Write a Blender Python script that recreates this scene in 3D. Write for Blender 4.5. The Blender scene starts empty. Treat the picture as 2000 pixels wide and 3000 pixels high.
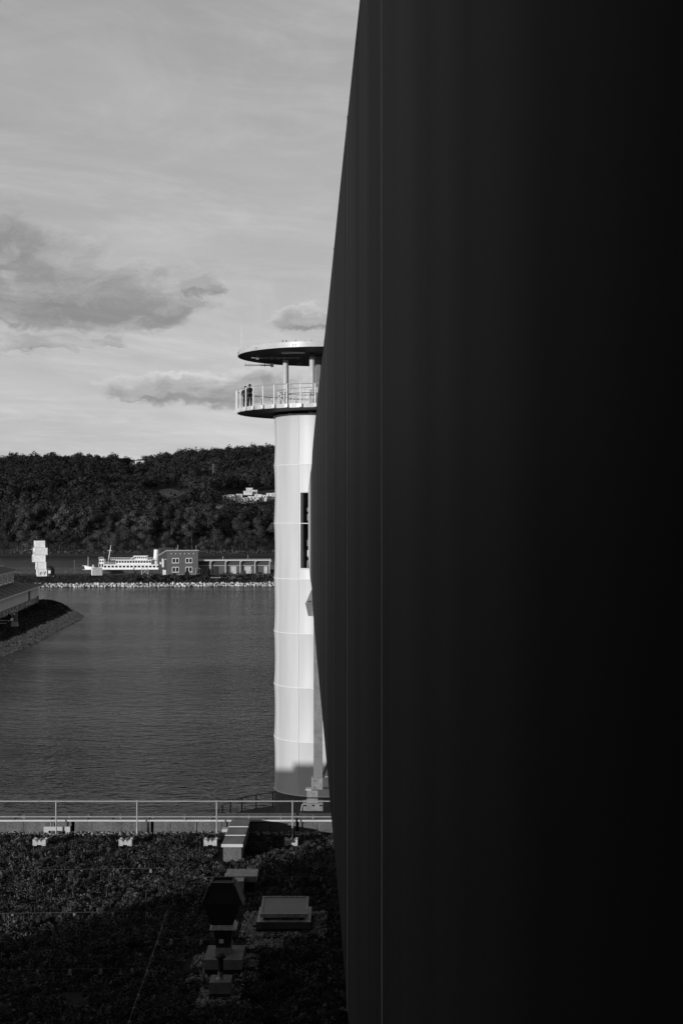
import bpy, math, random
import numpy as np
from math import sin, cos, pi, radians, tan, atan2, sqrt
random.seed(4); rng = np.random.default_rng(4)
S = bpy.context.scene
C = S.collection

# ------------------------------------------------------------------ camera
EYE = 26.0; F = 4166.7; HY = 1525.0          # eye above water, focal length and horizon in photo pixels (2000 x 3000)
cam = bpy.data.cameras.new('camera'); camo = bpy.data.objects.new('camera', cam); C.objects.link(camo)
camo.location = (0, 0, EYE); camo.rotation_euler = (pi/2, 0, 0)
cam.sensor_fit = 'VERTICAL'; cam.sensor_height = 36; cam.lens = 50; cam.shift_y = 25/3000
cam.clip_start = 0.05; cam.clip_end = 20000
S.camera = camo
S.render.resolution_x = 682; S.render.resolution_y = 1024

# ------------------------------------------------------------------ sun
AZ = radians(38.5); EL = radians(7.0)        # sun behind the viewer, to the left
sun = bpy.data.lights.new('sun', 'SUN'); suno = bpy.data.objects.new('sun', sun); C.objects.link(suno)
sun.energy = 3.0; sun.angle = radians(0.5); sun.color = (1, 1, 1)
suno.rotation_euler = (pi/2 - EL, 0, -AZ)    # shines towards (+sin, +cos, -tan)
suno.location = (-60, -60, 80)
S.view_settings.view_transform = 'Standard'; S.view_settings.look = 'None'
S.view_settings.exposure = 0.3; S.view_settings.gamma = 1; S.view_settings.use_curve_mapping = False

# ------------------------------------------------------------------ world
SKY_STRENGTH = 0.127
W = bpy.data.worlds.new('World'); S.world = W; W.use_nodes = True
nt = W.node_tree; N = nt.nodes; L = nt.links
for n in list(N): N.remove(n)
def wn(t, **k):
    n = N.new(t)
    for a, b in k.items(): setattr(n, a, b)
    return n
def M_(op, a, b=None, c=None, clamp=False):
    n = wn('ShaderNodeMath', operation=op, use_clamp=clamp)
    for i, v in enumerate((a, b, c)):
        if v is None: continue
        if isinstance(v, (int, float)): n.inputs[i].default_value = v
        else: L.new(v, n.inputs[i])
    return n.outputs[0]
def sstep(v, a, b):
    n = wn('ShaderNodeMapRange', interpolation_type='SMOOTHSTEP')
    L.new(v, n.inputs[0]); n.inputs[1].default_value = a; n.inputs[2].default_value = b
    return n.outputs[0]
sky = wn('ShaderNodeTexSky', sky_type='NISHITA', sun_disc=False)
sky.sun_elevation = EL; sky.sun_rotation = pi + AZ; sky.altitude = 200; sky.air_density = 1.0; sky.dust_density = 0.6
bw = wn('ShaderNodeRGBToBW'); L.new(sky.outputs[0], bw.inputs[0])
tc = wn('ShaderNodeTexCoord'); sx = wn('ShaderNodeSeparateXYZ'); L.new(tc.outputs['Generated'], sx.inputs[0])
dx, dy, dz = sx.outputs
az = M_('ARCTAN2', dx, dy); el = M_('ARCSINE', dz)
def comb(a, b, c=0.0):
    n = wn('ShaderNodeCombineXYZ')
    for i, v in enumerate((a, b, c)):
        if isinstance(v, (int, float)): n.inputs[i].default_value = v
        else: L.new(v, n.inputs[i])
    return n.outputs[0]
def noise(vec, scale, detail=6, rough=.55, dist=0.0):
    n = wn('ShaderNodeTexNoise'); L.new(vec, n.inputs['Vector'])
    n.inputs['Scale'].default_value = scale; n.inputs['Detail'].default_value = detail
    n.inputs['Roughness'].default_value = rough; n.inputs['Distortion'].default_value = dist
    return n.outputs[0]
# high cirrus: a flat layer above the viewer, streaked
zz = M_('ADD', M_('MAXIMUM', dz, 0.0), 0.16)
lu = M_('DIVIDE', dx, zz); lv = M_('DIVIDE', dy, zz)
ru = M_('ADD', M_('MULTIPLY', lu, .88), M_('MULTIPLY', lv, .47)); rv = M_('SUBTRACT', M_('MULTIPLY', lv, .88), M_('MULTIPLY', lu, .47))
cirr = noise(comb(M_('MULTIPLY', ru, .9), M_('MULTIPLY', rv, 2.6)), 1.1, 8, .58, .9)
cirr = sstep(cirr, .36, .72)
cirr2 = noise(comb(az, M_('MULTIPLY', el, 2.2), 3.0), 7.0, 9, .62, 1.2)
cirr2 = sstep(cirr2, .42, .75)
# low cumulus: drawn-out noise in azimuth and elevation, gathered into banks
banks = [(210, 915, 400, 210), (40, 800, 230, 160), (40, 960, 330, 90), (110, 1024, 230, 46), (330, 1018, 80, 34), (560, 1160, 260, 84), (730, 1155, 140, 96), (400, 1160, 90, 40),
         (905, 945, 110, 60), (470, 955, 140, 110), (590, 855, 80, 52)]
# ragged outlines: the banks are drawn in bent coordinates
wv = comb(az, M_('MULTIPLY', el, 1.6), 2.0)
waz = M_('ADD', az, M_('MULTIPLY', M_('SUBTRACT', noise(wv, 26.0, 9, .62, .3), .5), .060))
wel = M_('ADD', el, M_('MULTIPLY', M_('SUBTRACT', noise(comb(az, M_('MULTIPLY', el, 1.6), 9.0), 30.0, 9, .62, .3), .5), .030))
def cloud(az, el):
    cn = noise(comb(az, M_('MULTIPLY', el, 1.8), .7), 16.0, 12, .64, .35)
    big = noise(comb(az, M_('MULTIPLY', el, 2.5), 8.0), 3.2, 3, .5)
    bias = None
    for (px, py, rx, ry) in banks:
        a0 = math.atan((px - 1000)/F); e0 = (HY - py)/F
        u = M_('MULTIPLY', M_('SUBTRACT', az, a0), F/rx); v = M_('MULTIPLY', M_('SUBTRACT', el, e0), F/ry); v = M_('MAXIMUM', v, M_('MULTIPLY', v, -2.4))      # flat bases
        e = M_('SUBTRACT', 1.0, M_('SQRT', M_('ADD', M_('MULTIPLY', u, u), M_('MULTIPLY', v, v))))
        bias = e if bias is None else M_('MAXIMUM', bias, e)
    bias = M_('MAXIMUM', bias, -1.35)
    # elsewhere round the horizon the same kind of banks come from the noise alone
    band = M_('MULTIPLY', sstep(el, .05, .10), M_('SUBTRACT', 1.0, sstep(el, .17, .30)))
    away = sstep(M_('ABSOLUTE', M_('ADD', az, .11)), .2, .34)
    gen = M_('MULTIPLY', M_('MULTIPLY', M_('SUBTRACT', big, .5), 6.0), M_('MULTIPLY', band, away))
    bias = M_('MAXIMUM', bias, M_('SUBTRACT', gen, .9))
    return M_('ADD', M_('MULTIPLY', bias, 1.5), M_('MULTIPLY', M_('SUBTRACT', cn, .52), 2.9))
d1 = cloud(waz, wel); d2 = cloud(M_('SUBTRACT', waz, .003), M_('ADD', wel, .006))
dens = sstep(d1, -.05, .9)
lit = M_('MULTIPLY', M_('MAXIMUM', M_('SUBTRACT', d1, d2), 0.0), sstep(d1, -.05, .25))     # edges turned to the light
cirr3 = noise(comb(M_('MULTIPLY', ru, .7), M_('MULTIPLY', rv, 1.4), 5.0), 2.4, 10, .68, 1.6)
f = M_('ADD', .93, M_('MULTIPLY', cirr, .14)); f = M_('ADD', f, M_('MULTIPLY', cirr2, .12)); f = M_('ADD', f, M_('MULTIPLY', sstep(cirr3, .45, .72), .12))
f = M_('SUBTRACT', f, M_('MULTIPLY', dens, .41)); f = M_('ADD', f, M_('MULTIPLY', M_('MINIMUM', lit, .6), .38))
lum = M_('MULTIPLY', M_('MULTIPLY', M_('POWER', bw.outputs[0], .5), 1.7), f)
bg = wn('ShaderNodeBackground'); L.new(lum, bg.inputs[0]); bg.inputs[1].default_value = SKY_STRENGTH
wo = wn('ShaderNodeOutputWorld'); L.new(bg.outputs[0], wo.inputs[0])

# ------------------------------------------------------------------ helpers
def XD(px, d): return (px - 1000)/F*d
def ZD(py, d): return EYE - (py - HY)/F*d
def G(px, py, z):                              # a pixel on level ground at height z
    d = (EYE - z)*F/(py - HY); return XD(px, d), d

MATS = {}
def mat(name, v, rough=.7, var=.25, scale=3.0, bump=0.0, bscale=20.0, spec=.3, metal=0.0, stretch=(1, 1, 1), fine=0.0, rand=0.0, detail=5):
    m = bpy.data.materials.new(name); m.use_nodes = True; t = m.node_tree; n = t.nodes; l = t.links
    p = n['Principled BSDF']; p.inputs['Roughness'].default_value = rough; p.inputs['Metallic'].default_value = metal
    p.inputs['Specular IOR Level'].default_value = spec
    co = n.new('ShaderNodeTexCoord'); mp = n.new('ShaderNodeMapping'); mp.inputs['Scale'].default_value = stretch
    l.new(co.outputs['Object'], mp.inputs[0])
    no = n.new('ShaderNodeTexNoise'); no.inputs['Scale'].default_value = scale; no.inputs['Detail'].default_value = detail
    l.new(mp.outputs[0], no.inputs['Vector'])
    mr = n.new('ShaderNodeMapRange'); l.new(no.outputs[0], mr.inputs[0])
    mr.inputs[1].default_value = .3; mr.inputs[2].default_value = .7
    mr.inputs[3].default_value = v*(1 - var); mr.inputs[4].default_value = v*(1 + var)
    out = mr.outputs[0]
    if fine:
        n2 = n.new('ShaderNodeTexNoise'); n2.inputs['Scale'].default_value = scale*9; n2.inputs['Detail'].default_value = 3
        l.new(co.outputs['Object'], n2.inputs['Vector'])
        r2 = n.new('ShaderNodeMapRange'); l.new(n2.outputs[0], r2.inputs[0]); r2.inputs[1].default_value = .3; r2.inputs[2].default_value = .7
        r2.inputs[3].default_value = 1 - fine; r2.inputs[4].default_value = 1 + fine
        mu = n.new('ShaderNodeMath'); mu.operation = 'MULTIPLY'; l.new(out, mu.inputs[0]); l.new(r2.outputs[0], mu.inputs[1]); out = mu.outputs[0]
    if rand:
        oi = n.new('ShaderNodeObjectInfo'); r3 = n.new('ShaderNodeMapRange'); l.new(oi.outputs['Random'], r3.inputs[0])
        r3.inputs[3].default_value = 1 - rand; r3.inputs[4].default_value = 1 + rand
        mu = n.new('ShaderNodeMath'); mu.operation = 'MULTIPLY'; l.new(out, mu.inputs[0]); l.new(r3.outputs[0], mu.inputs[1]); out = mu.outputs[0]
    l.new(out, p.inputs['Base Color'])
    if bump:
        nb = n.new('ShaderNodeTexNoise'); nb.inputs['Scale'].default_value = bscale; nb.inputs['Detail'].default_value = 5
        l.new(mp.outputs[0], nb.inputs['Vector'])
        bp = n.new('ShaderNodeBump'); bp.inputs['Strength'].default_value = bump; bp.inputs['Distance'].default_value = .05
        l.new(nb.outputs[0], bp.inputs['Height']); l.new(bp.outputs[0], p.inputs['Normal'])
    MATS[name] = m; return m

class MB:
    def __init__(s): s.v = []; s.f = []
    def quad(s, a, b, c, d): i = len(s.v); s.v += [a, b, c, d]; s.f.append((i, i+1, i+2, i+3)); return s
    def poly(s, pts): i = len(s.v); s.v += list(pts); s.f.append(tuple(range(i, i+len(pts)))); return s
    def hexa(s, p):                            # 8 corners: bottom ring then top ring
        i = len(s.v); s.v += [tuple(q) for q in p]
        for q in ((0, 3, 2, 1), (4, 5, 6, 7), (0, 1, 5, 4), (1, 2, 6, 5), (2, 3, 7, 6), (3, 0, 4, 7)): s.f.append(tuple(i+k for k in q))
        return s
    def box(s, x0, x1, y0, y1, z0, z1):
        return s.hexa([(x0, y0, z0), (x1, y0, z0), (x1, y1, z0), (x0, y1, z0), (x0, y0, z1), (x1, y0, z1), (x1, y1, z1), (x0, y1, z1)])
    def cbox(s, x, y, z, a, b, c): return s.box(x-a/2, x+a/2, y-b/2, y+b/2, z, z+c)
    def taper(s, x, y, z0, z1, a0, b0, a1, b1, ox=0, oy=0):
        return s.hexa([(x+i*a0/2, y+j*b0/2, z0) for i, j in ((-1, -1), (1, -1), (1, 1), (-1, 1))] + [(x+ox+i*a1/2, y+oy+j*b1/2, z1) for i, j in ((-1, -1), (1, -1), (1, 1), (-1, 1))])
    def tube(s, pts, r, n=8, r1=None, cap=True):
        pts = [np.array(p, float) for p in pts]; m = len(pts); base = len(s.v)
        for k, p in enumerate(pts):
            t = pts[min(k+1, m-1)] - pts[max(k-1, 0)]; t /= (np.linalg.norm(t) + 1e-9)
            up = np.array((0, 0, 1.)) if abs(t[2]) < .95 else np.array((1., 0, 0))
            a = np.cross(t, up); a /= np.linalg.norm(a); b = np.cross(t, a)
            rr = r if r1 is None else r + (r1 - r)*k/(m-1)
            for j in range(n):
                w = 2*pi*j/n; s.v.append(tuple(p + rr*(cos(w)*a + sin(w)*b)))
        for k in range(m-1):
            for j in range(n):
                j2 = (j+1) % n; s.f.append((base+k*n+j, base+k*n+j2, base+(k+1)*n+j2, base+(k+1)*n+j))
        if cap: s.f.append(tuple(base+j for j in range(n))[::-1]); s.f.append(tuple(base+(m-1)*n+j for j in range(n)))
        return s
    def lathe(s, prof, n=48, cx=0, cy=0, close=False):   # prof: (r, z)
        base = len(s.v); m = len(prof)
        for j in range(n):
            w = 2*pi*j/n
            for r, z in prof: s.v.append((cx + r*cos(w), cy + r*sin(w), z))
        for j in range(n):
            j2 = (j+1) % n
            for k in range(m if close else m-1):
                k2 = (k+1) % m; s.f.append((base+j*m+k, base+j2*m+k, base+j2*m+k2, base+j*m+k2))
        return s
    def prism(s, pts, z0, z1):
        i = len(s.v); n = len(pts); s.v += [(x, y, z0) for x, y in pts] + [(x, y, z1) for x, y in pts]
        s.f.append(tuple(i+k for k in range(n))[::-1]); s.f.append(tuple(i+n+k for k in range(n)))
        for k in range(n): k2 = (k+1) % n; s.f.append((i+k, i+k2, i+n+k2, i+n+k))
        return s
    def build(s, name, m, parent=None, smooth=False, loc=None):
        me = bpy.data.meshes.new(name); me.from_pydata([tuple(map(float, q)) for q in s.v], [], s.f); me.update()
        if smooth:
            me.polygons.foreach_set('use_smooth', [True]*len(me.polygons))
            try: me.set_sharp_from_angle(angle=radians(40))
            except Exception: pass
        me.materials.append(MATS[m]); o = bpy.data.objects.new(name, me); C.objects.link(o)
        if parent is not None: o.parent = parent
        if loc is not None: o.location = loc
        return o
def mesh_np(name, v, f, m, parent=None):
    me = bpy.data.meshes.new(name); k = f.shape[1]
    me.vertices.add(len(v)); me.vertices.foreach_set('co', v.astype(np.float32).ravel())
    me.loops.add(f.size); me.loops.foreach_set('vertex_index', f.astype(np.int32).ravel())
    me.polygons.add(len(f)); me.polygons.foreach_set('loop_start', np.arange(0, f.size, k, dtype=np.int32))
    me.update(calc_edges=True); me.materials.append(MATS[m])
    o = bpy.data.objects.new(name, me); C.objects.link(o)
    if parent is not None: o.parent = parent
    return o
def tag(o, label, cat=None, group=None, kind=None):
    o['label'] = label
    if cat: o['category'] = cat
    if group: o['group'] = group
    if kind: o['kind'] = kind
    return o
def thing(name, label, cat, loc=(0, 0, 0), rz=0, group=None):
    o = bpy.data.objects.new(name, None); C.objects.link(o); o.location = loc; o.rotation_euler = (0, 0, rz)
    o.empty_display_size = .2
    return tag(o, label, cat, group)
def inst(src, parent, loc=(0, 0, 0), rot=(0, 0, 0), sc=(1, 1, 1)):
    o = src.copy(); C.objects.link(o); o.parent = parent; o.location = loc; o.rotation_euler = rot; o.scale = sc; return o
def dup(root, loc, rz=0, sc=(1, 1, 1), label=None):
    r = root.copy(); C.objects.link(r); r.location = loc; r.rotation_euler = (0, 0, rz); r.scale = sc
    if label: r['label'] = label
    for ch in list(root.children):
        c = ch.copy(); C.objects.link(c); c.parent = r
    return r
def leaves(P, Nn, size, flat=.0, jit=.6):
    """quads at points P facing roughly Nn"""
    n = len(P); nn = Nn + rng.normal(0, jit, (n, 3)); nn /= np.linalg.norm(nn, axis=1)[:, None] + 1e-9
    r = rng.normal(0, 1, (n, 3)); a = np.cross(nn, r); a /= np.linalg.norm(a, axis=1)[:, None] + 1e-9; b = np.cross(nn, a)
    sz = (size*rng.uniform(.6, 1.4, n))[:, None]
    v = np.stack([P - a*sz, P - b*sz*.62, P + a*sz, P + b*sz*.62], 1).reshape(-1, 3)
    f = np.arange(4*n).reshape(n, 4); return v, f

# ------------------------------------------------------------------ materials (a black and white picture: every colour is a grey)
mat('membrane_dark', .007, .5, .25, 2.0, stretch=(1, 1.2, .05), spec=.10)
mat('membrane_sunlit', .42, .6, .1, 2, spec=.2)  # last hall panel only: grazing sunlight put into the colour
mat('membrane_seam', .5, .4, .15, 1.0, spec=.4)
mat('skin_white', .45, .45, .10, .6, stretch=(1.5, 1.5, .12), spec=.5)
mat('skin_seam', .66, .35, .03, spec=.5)
mat('white_paint', .62, .4, .06, 2)
mat('white_metal', .42, .35, .08, 2)
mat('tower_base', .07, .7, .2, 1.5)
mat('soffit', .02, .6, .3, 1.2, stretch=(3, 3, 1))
mat('deck_floor', .12, .8)
mat('column_paint', .42, .45, .08, 2)
mat('core_panel', .16, .6, .15, 1.5)
mat('interior', .03, .7)
mat('black', .012, .6, .2)
mat('cloth_black', .012, .9, .35, 12)
mat('hair', .01, .7, .3, 30)
mat('skin_person', .35, .6, .1, 9)
mat('galvanised', .28, .42, .3, 6, metal=.35, spec=.5, fine=.12)
mat('rail_steel', .36, .38, .15, 8, metal=.3)
mat('concrete', .20, .85, .22, 4, bump=.3, bscale=40, fine=.15)
mat('concrete_pale', .40, .85, .18, 5, bump=.3, bscale=40, fine=.12)
mat('render_grey', .11, .9, .22, 2.2, bump=.35, bscale=55, fine=.28, stretch=(2.2, 1, .5))
mat('coping', .065, .45, .3, 1.6, metal=.3, spec=.4, stretch=(1, 2, 1))
mat('coping_lip', .50, .4, .10, 2)
mat('duct_plate', .12, .5, .35, 2.5, metal=.3, spec=.4, stretch=(1, .4, 1))
mat('unit_metal', .24, .5, .35, 5, metal=.3, stretch=(3, 1, .7), fine=.1)
mat('unit_dark', .018, .6, .3, 4)
mat('plinth', .15, .75, .3, 4, fine=.15)
mat('lid_glass', .20, .55, .10, 2, spec=.4)
mat('felt', .02, .95, .3, 6)
mat('soil', .006, 1, .5, 3, bump=.6, bscale=25)
mat('sedum', .034, .85, .8, 1.6, fine=.55, spec=.15)
mat('sedum_pale', .13, .85, .5, 3, fine=.4, spec=.15)
mat('gravel', .24, .9, .5, 8, fine=.3)
mat('sticker', .5, .5, .05)
mat('leaf', .050, .9, .6, .16, fine=.5, spec=.08, rand=.5)
mat('leaf_far', .027, .95, .5, .02, fine=.45, spec=.05)
mat('bark', .05, .9, .3, 3)
mat('earth_dark', .025, 1, .4, .2)
mat('hill_ground', .022, 1, .4, .01)
mat('meadow', .13, 1, .25, .03, fine=.2)
mat('bank_grass', .032, .95, .6, .5, fine=.5, spec=.1)
mat('grass_black', .011, .95, .6, .3, fine=.5, spec=.05)
mat('track', .11, .95, .3, .3)
mat('quay_stone', .055, .95, .4, .6, stretch=(1, 1, 2), fine=.3)
mat('riprap_white', .45, .9, .35, 1.2, fine=.25, rand=.30)
mat('riprap_grey', .21, .9, .5, 1.5, fine=.3)
mat('house_front', .105, .8, .07, .5)
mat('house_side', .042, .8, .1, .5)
mat('house_roof', .04, .8)
mat('window_glass', .015, .12, .3, 1, spec=.6)
mat('shed_wall', .08, .85, .15, .5)
mat('shed_dark', .05, .8, .3, 1.5, stretch=(6, 1, 1))
mat('container_white', .86, .6, .10, .8, fine=.05)
mat('container_left', .62, .6, .15, .8)
mat('graffiti', .05, .6, .3)
mat('cabin_grey', .40, .7, .2, 1.5)
mat('ship_white', .72, .45, .06, .6)
mat('car_dark', .03, .25, .2)
mat('barn_wall', .48, .85, .2, .6, stretch=(1, 3, .3))
mat('barn_upper', .60, .85, .2, .8)
mat('barn_plinth', .15, .9, .5, 1.2)
mat('barn_roof', .03, .7, .3, .4, spec=.2)
mat('far_white', .62, .7, .05)
mat('pylon', .10, .6)
mat('wire', .08, .5, .2)

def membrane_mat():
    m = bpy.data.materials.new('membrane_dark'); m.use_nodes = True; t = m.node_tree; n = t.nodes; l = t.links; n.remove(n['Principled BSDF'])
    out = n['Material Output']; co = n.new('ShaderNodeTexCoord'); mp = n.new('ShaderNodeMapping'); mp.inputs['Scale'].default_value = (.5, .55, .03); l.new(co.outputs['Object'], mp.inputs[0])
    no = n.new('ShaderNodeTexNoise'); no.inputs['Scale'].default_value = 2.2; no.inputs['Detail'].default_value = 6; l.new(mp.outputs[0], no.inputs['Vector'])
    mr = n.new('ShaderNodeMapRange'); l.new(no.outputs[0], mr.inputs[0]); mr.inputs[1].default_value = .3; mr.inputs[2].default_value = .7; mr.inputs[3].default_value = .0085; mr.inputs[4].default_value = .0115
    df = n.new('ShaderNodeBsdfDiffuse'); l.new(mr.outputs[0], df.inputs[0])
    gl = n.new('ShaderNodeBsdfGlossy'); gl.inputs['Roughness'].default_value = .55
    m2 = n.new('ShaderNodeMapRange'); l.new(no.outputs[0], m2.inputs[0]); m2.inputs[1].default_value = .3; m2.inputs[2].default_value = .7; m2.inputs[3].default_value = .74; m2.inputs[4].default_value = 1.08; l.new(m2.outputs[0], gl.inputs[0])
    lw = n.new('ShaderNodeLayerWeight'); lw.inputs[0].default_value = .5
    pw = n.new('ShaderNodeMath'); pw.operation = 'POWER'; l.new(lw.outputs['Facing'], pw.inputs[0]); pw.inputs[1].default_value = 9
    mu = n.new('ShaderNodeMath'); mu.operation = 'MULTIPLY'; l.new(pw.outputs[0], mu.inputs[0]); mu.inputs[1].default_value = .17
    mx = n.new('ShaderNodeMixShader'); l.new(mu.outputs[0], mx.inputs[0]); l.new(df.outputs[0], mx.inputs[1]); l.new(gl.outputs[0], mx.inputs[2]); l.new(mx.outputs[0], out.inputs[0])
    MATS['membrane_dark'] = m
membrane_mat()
# membrane weave, water: special nodes
def water_mat():
    m = bpy.data.materials.new('water'); m.use_nodes = True; t = m.node_tree; n = t.nodes; l = t.links; p = n['Principled BSDF']
    p.inputs['Base Color'].default_value = (.005, .005, .005, 1); p.inputs['Roughness'].default_value = .16
    p.inputs['IOR'].default_value = 1.33; p.inputs['Specular IOR Level'].default_value = .62
    co = n.new('ShaderNodeTexCoord')
    def nz(scale, det, st):
        mp = n.new('ShaderNodeMapping'); mp.inputs['Scale'].default_value = st; mp.inputs['Rotation'].default_value = (0, 0, .18)
        l.new(co.outputs['Object'], mp.inputs[0])
        q = n.new('ShaderNodeTexNoise'); q.inputs['Scale'].default_value = scale; q.inputs['Detail'].default_value = det; q.inputs['Roughness'].default_value = .68
        l.new(mp.outputs[0], q.inputs['Vector']); return q.outputs[0]
    a = nz(1.15, 2, (.5, 1, 1)); b = nz(.34, 3, (.8, 1, 1)); c = nz(.03, 2, (.25, 1, 1))
    ad = n.new('ShaderNodeMath'); ad.operation = 'MULTIPLY_ADD'; l.new(b, ad.inputs[0]); ad.inputs[1].default_value = 1.9; l.new(a, ad.inputs[2])
    bp = n.new('ShaderNodeBump'); bp.inputs['Distance'].default_value = 1.0; bp.inputs['Strength'].default_value = 1.0
    l.new(ad.outputs[0], bp.inputs['Height']); l.new(bp.outputs[0], p.inputs['Normal'])
    mr = n.new('ShaderNodeMapRange'); l.new(c, mr.inputs[0]); mr.inputs[1].default_value = .35; mr.inputs[2].default_value = .65
    mr.inputs[3].default_value = .12; mr.inputs[4].default_value = .2; l.new(mr.outputs[0], p.inputs['Roughness'])
    MATS['water'] = m
water_mat()

# ================================================================== THE SETTING
MB().quad((-4000, -800, 0), (4000, -800, 0), (4000, 6000, 0), (-4000, 6000, 0)).build('river', 'water')
tag(bpy.data.objects['river'], 'calm rippled harbour and river water', 'water', kind='structure')

# hills beyond the river
CR = np.array([(-900, 1350), (-400, 1345), (0, 1335), (150, 1329), (300, 1333), (400, 1342), (440, 1336), (520, 1322), (600, 1312), (700, 1310), (800, 1306), (950, 1300), (1500, 1320), (2600, 1350)], float)
def hillz(X, d):
    X = np.asarray(X, float); d = np.asarray(d, float)
    px = 1000 + X/d*F; c = np.interp(px, CR[:, 0], CR[:, 1]) + 13
    zc = 26 + (HY - c)/F*2600 - 14
    t = np.clip((d - 1130)/(2600 - 1130), 0, None)
    z = np.where(t < 1, 3 + (zc - 3)*np.clip(t, 0, 1)**1.1, zc - (t - 1)*60)
    z = z + np.clip(t*4, 0, 1)*(5*np.sin(X*.011 + d*.004) + 4*np.sin(X*.023 - d*.009 + 1) + 6*np.sin(d*.0085 + X*.003))*np.clip((1-t)*4, 0, 1)
    return np.where(d < 1130, 3 - np.clip((1040 - d)/10, 0, 1)*4, z)
cols = np.linspace(-1200, 2600, 110); rows = np.concatenate([[1030, 1036, 1042], np.linspace(1060, 3000, 70)])
PX, DD = np.meshgrid(cols, rows); XX = (PX - 1000)/F*DD; ZZ = hillz(XX, DD)
v = np.stack([XX, DD, ZZ], -1).reshape(-1, 3); nc = len(cols)
idx = np.arange(len(rows)*nc).reshape(len(rows), nc)
f = np.stack([idx[:-1, :-1], idx[:-1, 1:], idx[1:, 1:], idx[1:, :-1]], -1).reshape(-1, 4)
tag(mesh_np('hills', v, f, 'hill_ground'), 'long wooded hills beyond the river', 'hill', kind='structure')
# meadow on the slope
def in_meadow(px, d): return ((px - 498)/(82 if np.ndim(px) == 0 else 82))**2 + ((d - 1805)/260)**2 < 1
a = np.linspace(0, 2*pi, 40, endpoint=False); mb = MB(); rings = []
for r in (0.02, .35, .7, 1):
    k = lambda w: r*(1 + .16*sin(3*w + 1) + .12*sin(5*w))
    rings.append([((498 + 78*k(w)*cos(w) - 1000)/F*(1850 + 165*k(w)*sin(w)), 1850 + 165*k(w)*sin(w)) for w in a])
for r in rings: mb.v += [(x, y, float(hillz(x, y)) + 1.2) for x, y in r]
for k in range(3):
    for j in range(40): j2 = (j+1) % 40; mb.f.append((k*40+j, k*40+j2, k*40+40+j2, k*40+40+j))
tag(mb.build('meadow', 'meadow'), 'pale sloping meadow clearing in the hillside wood', 'meadow', kind='structure')

# hillside forest
def blob_points(n, rx, rz):
    p = rng.normal(0, 1, (n, 3)); p /= np.linalg.norm(p, axis=1)[:, None]; p[:, 2] = np.where(p[:, 2] < -.35, -p[:, 2], p[:, 2])
    q = p.copy(); k = 1 + .16*np.sin(p[:, 0]*5 + rng.uniform(0, 6)) + .16*np.sin(p[:, 1]*6 + rng.uniform(0, 6)) + rng.uniform(-.12, .1, n)
    return q*k[:, None]*np.array([rx, rx, rz]), p
V = []; nq = 0
d = 1290.0
while d < 2720:
    step = 15.0
    px = -70.0 + rng.uniform(0, 20)
    while px < 1000:
        X = XD(px, d) + rng.uniform(-4, 4); dd = d + rng.uniform(-5, 5); pp = 1000 + X/dd*F
        if not in_meadow(pp, dd) and not (640 < pp < 830 and 1500 < dd < 1720) and not (360 < pp < 425 and 2440 < dd < 2560) and not (600 < pp < 650 and 2030 < dd < 2110):
            h = rng.uniform(.65, 1.35); rx = 7.6*h; rz = 8.0*h*rng.uniform(.8, 1.2)
            P, Q = blob_points(200, rx, rz)
            P = P + np.array([X, dd, float(hillz(X, dd)) + rz*.95 + 2])
            vv, _ = leaves(P, Q*1.0, np.full(len(P), 1.3*h), jit=.3); V.append(vv)
        px += step*F/d*rng.uniform(.8, 1.25)
    d += 14.0
v = np.concatenate(V); tag(mesh_np('hillside_forest', v, np.arange(len(v)).reshape(-1, 4), 'leaf_far'), 'dark broadleaf forest covering the far hillside', 'forest', kind='stuff')

# ---- trees along the far river bank
def tree_proto(name, H, rx, nclump, nleaf, label, group, seed):
    r = np.random.default_rng(seed); t = thing(name, label, 'tree', group=group)
    mb = MB(); lean = r.uniform(-.06, .06, 2)
    top = np.array([lean[0]*H, lean[1]*H, H*.8]); mb.tube([(0, 0, -1), tuple(top*.35), tuple(top*.7), tuple(top)], H*.016, 7, H*.003)
    cl = []
    for k in range(nclump):
        z = r.uniform(.16, 1)**.85; w = r.uniform(0, 2*pi); prof = rx*(sin(pi*min(1, z*.86 + .16))**.6)*r.uniform(.35, 1.0)
        c = np.array([prof*cos(w) + lean[0]*H*z, prof*sin(w) + lean[1]*H*z, H*z*.93]); cl.append((c, rx*r.uniform(.32, .5)))
        if k % 3 == 0:
            b = top*max(.15, z - .2)/1.0; mb.tube([tuple(b), tuple((b + c)/2 + np.array([0, 0, H*.02])), tuple(c)], H*.006, 5, H*.0015)
    mb.build('trunk', 'bark', t)
    V = []
    for c, rr in cl:
        n = int(nleaf/nclump); p = r.normal(0, 1, (n, 3)); p /= np.linalg.norm(p, axis=1)[:, None]
        q = c + p*np.array([rr, rr, rr*.8])*r.uniform(.55, 1.12, n)[:, None]
        vv, _ = leaves(q, p, np.full(n, H*.0125 + .1), jit=.28); V.append(vv)
    v = np.concatenate(V); mesh_np('crown', v, np.arange(len(v)).reshape(-1, 4), 'leaf', t)
    return t
LT = 'tall broad broadleaf tree in the wood along the far river bank'
LL = 'low spreading willow at the water edge of the far river bank'
tall = [tree_proto('bank_tree', 38, 8.8, 17, 3900, LT, 'tall trees along the far bank', s) for s in (1, 2, 3, 5)]
low = [tree_proto('bank_willow', 19, 7.6, 13, 2600, LL, 'willows along the far bank', s) for s in (11, 12, 13)]
used = set()
def place(protos, k, loc, rz, sc):
    p = protos[k]
    if p.name in used: return dup(p, loc, rz, sc)
    used.add(p.name); p.location = loc; p.rotation_euler = (0, 0, rz); p.scale = sc; return p
px = -20; i = 0
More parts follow.
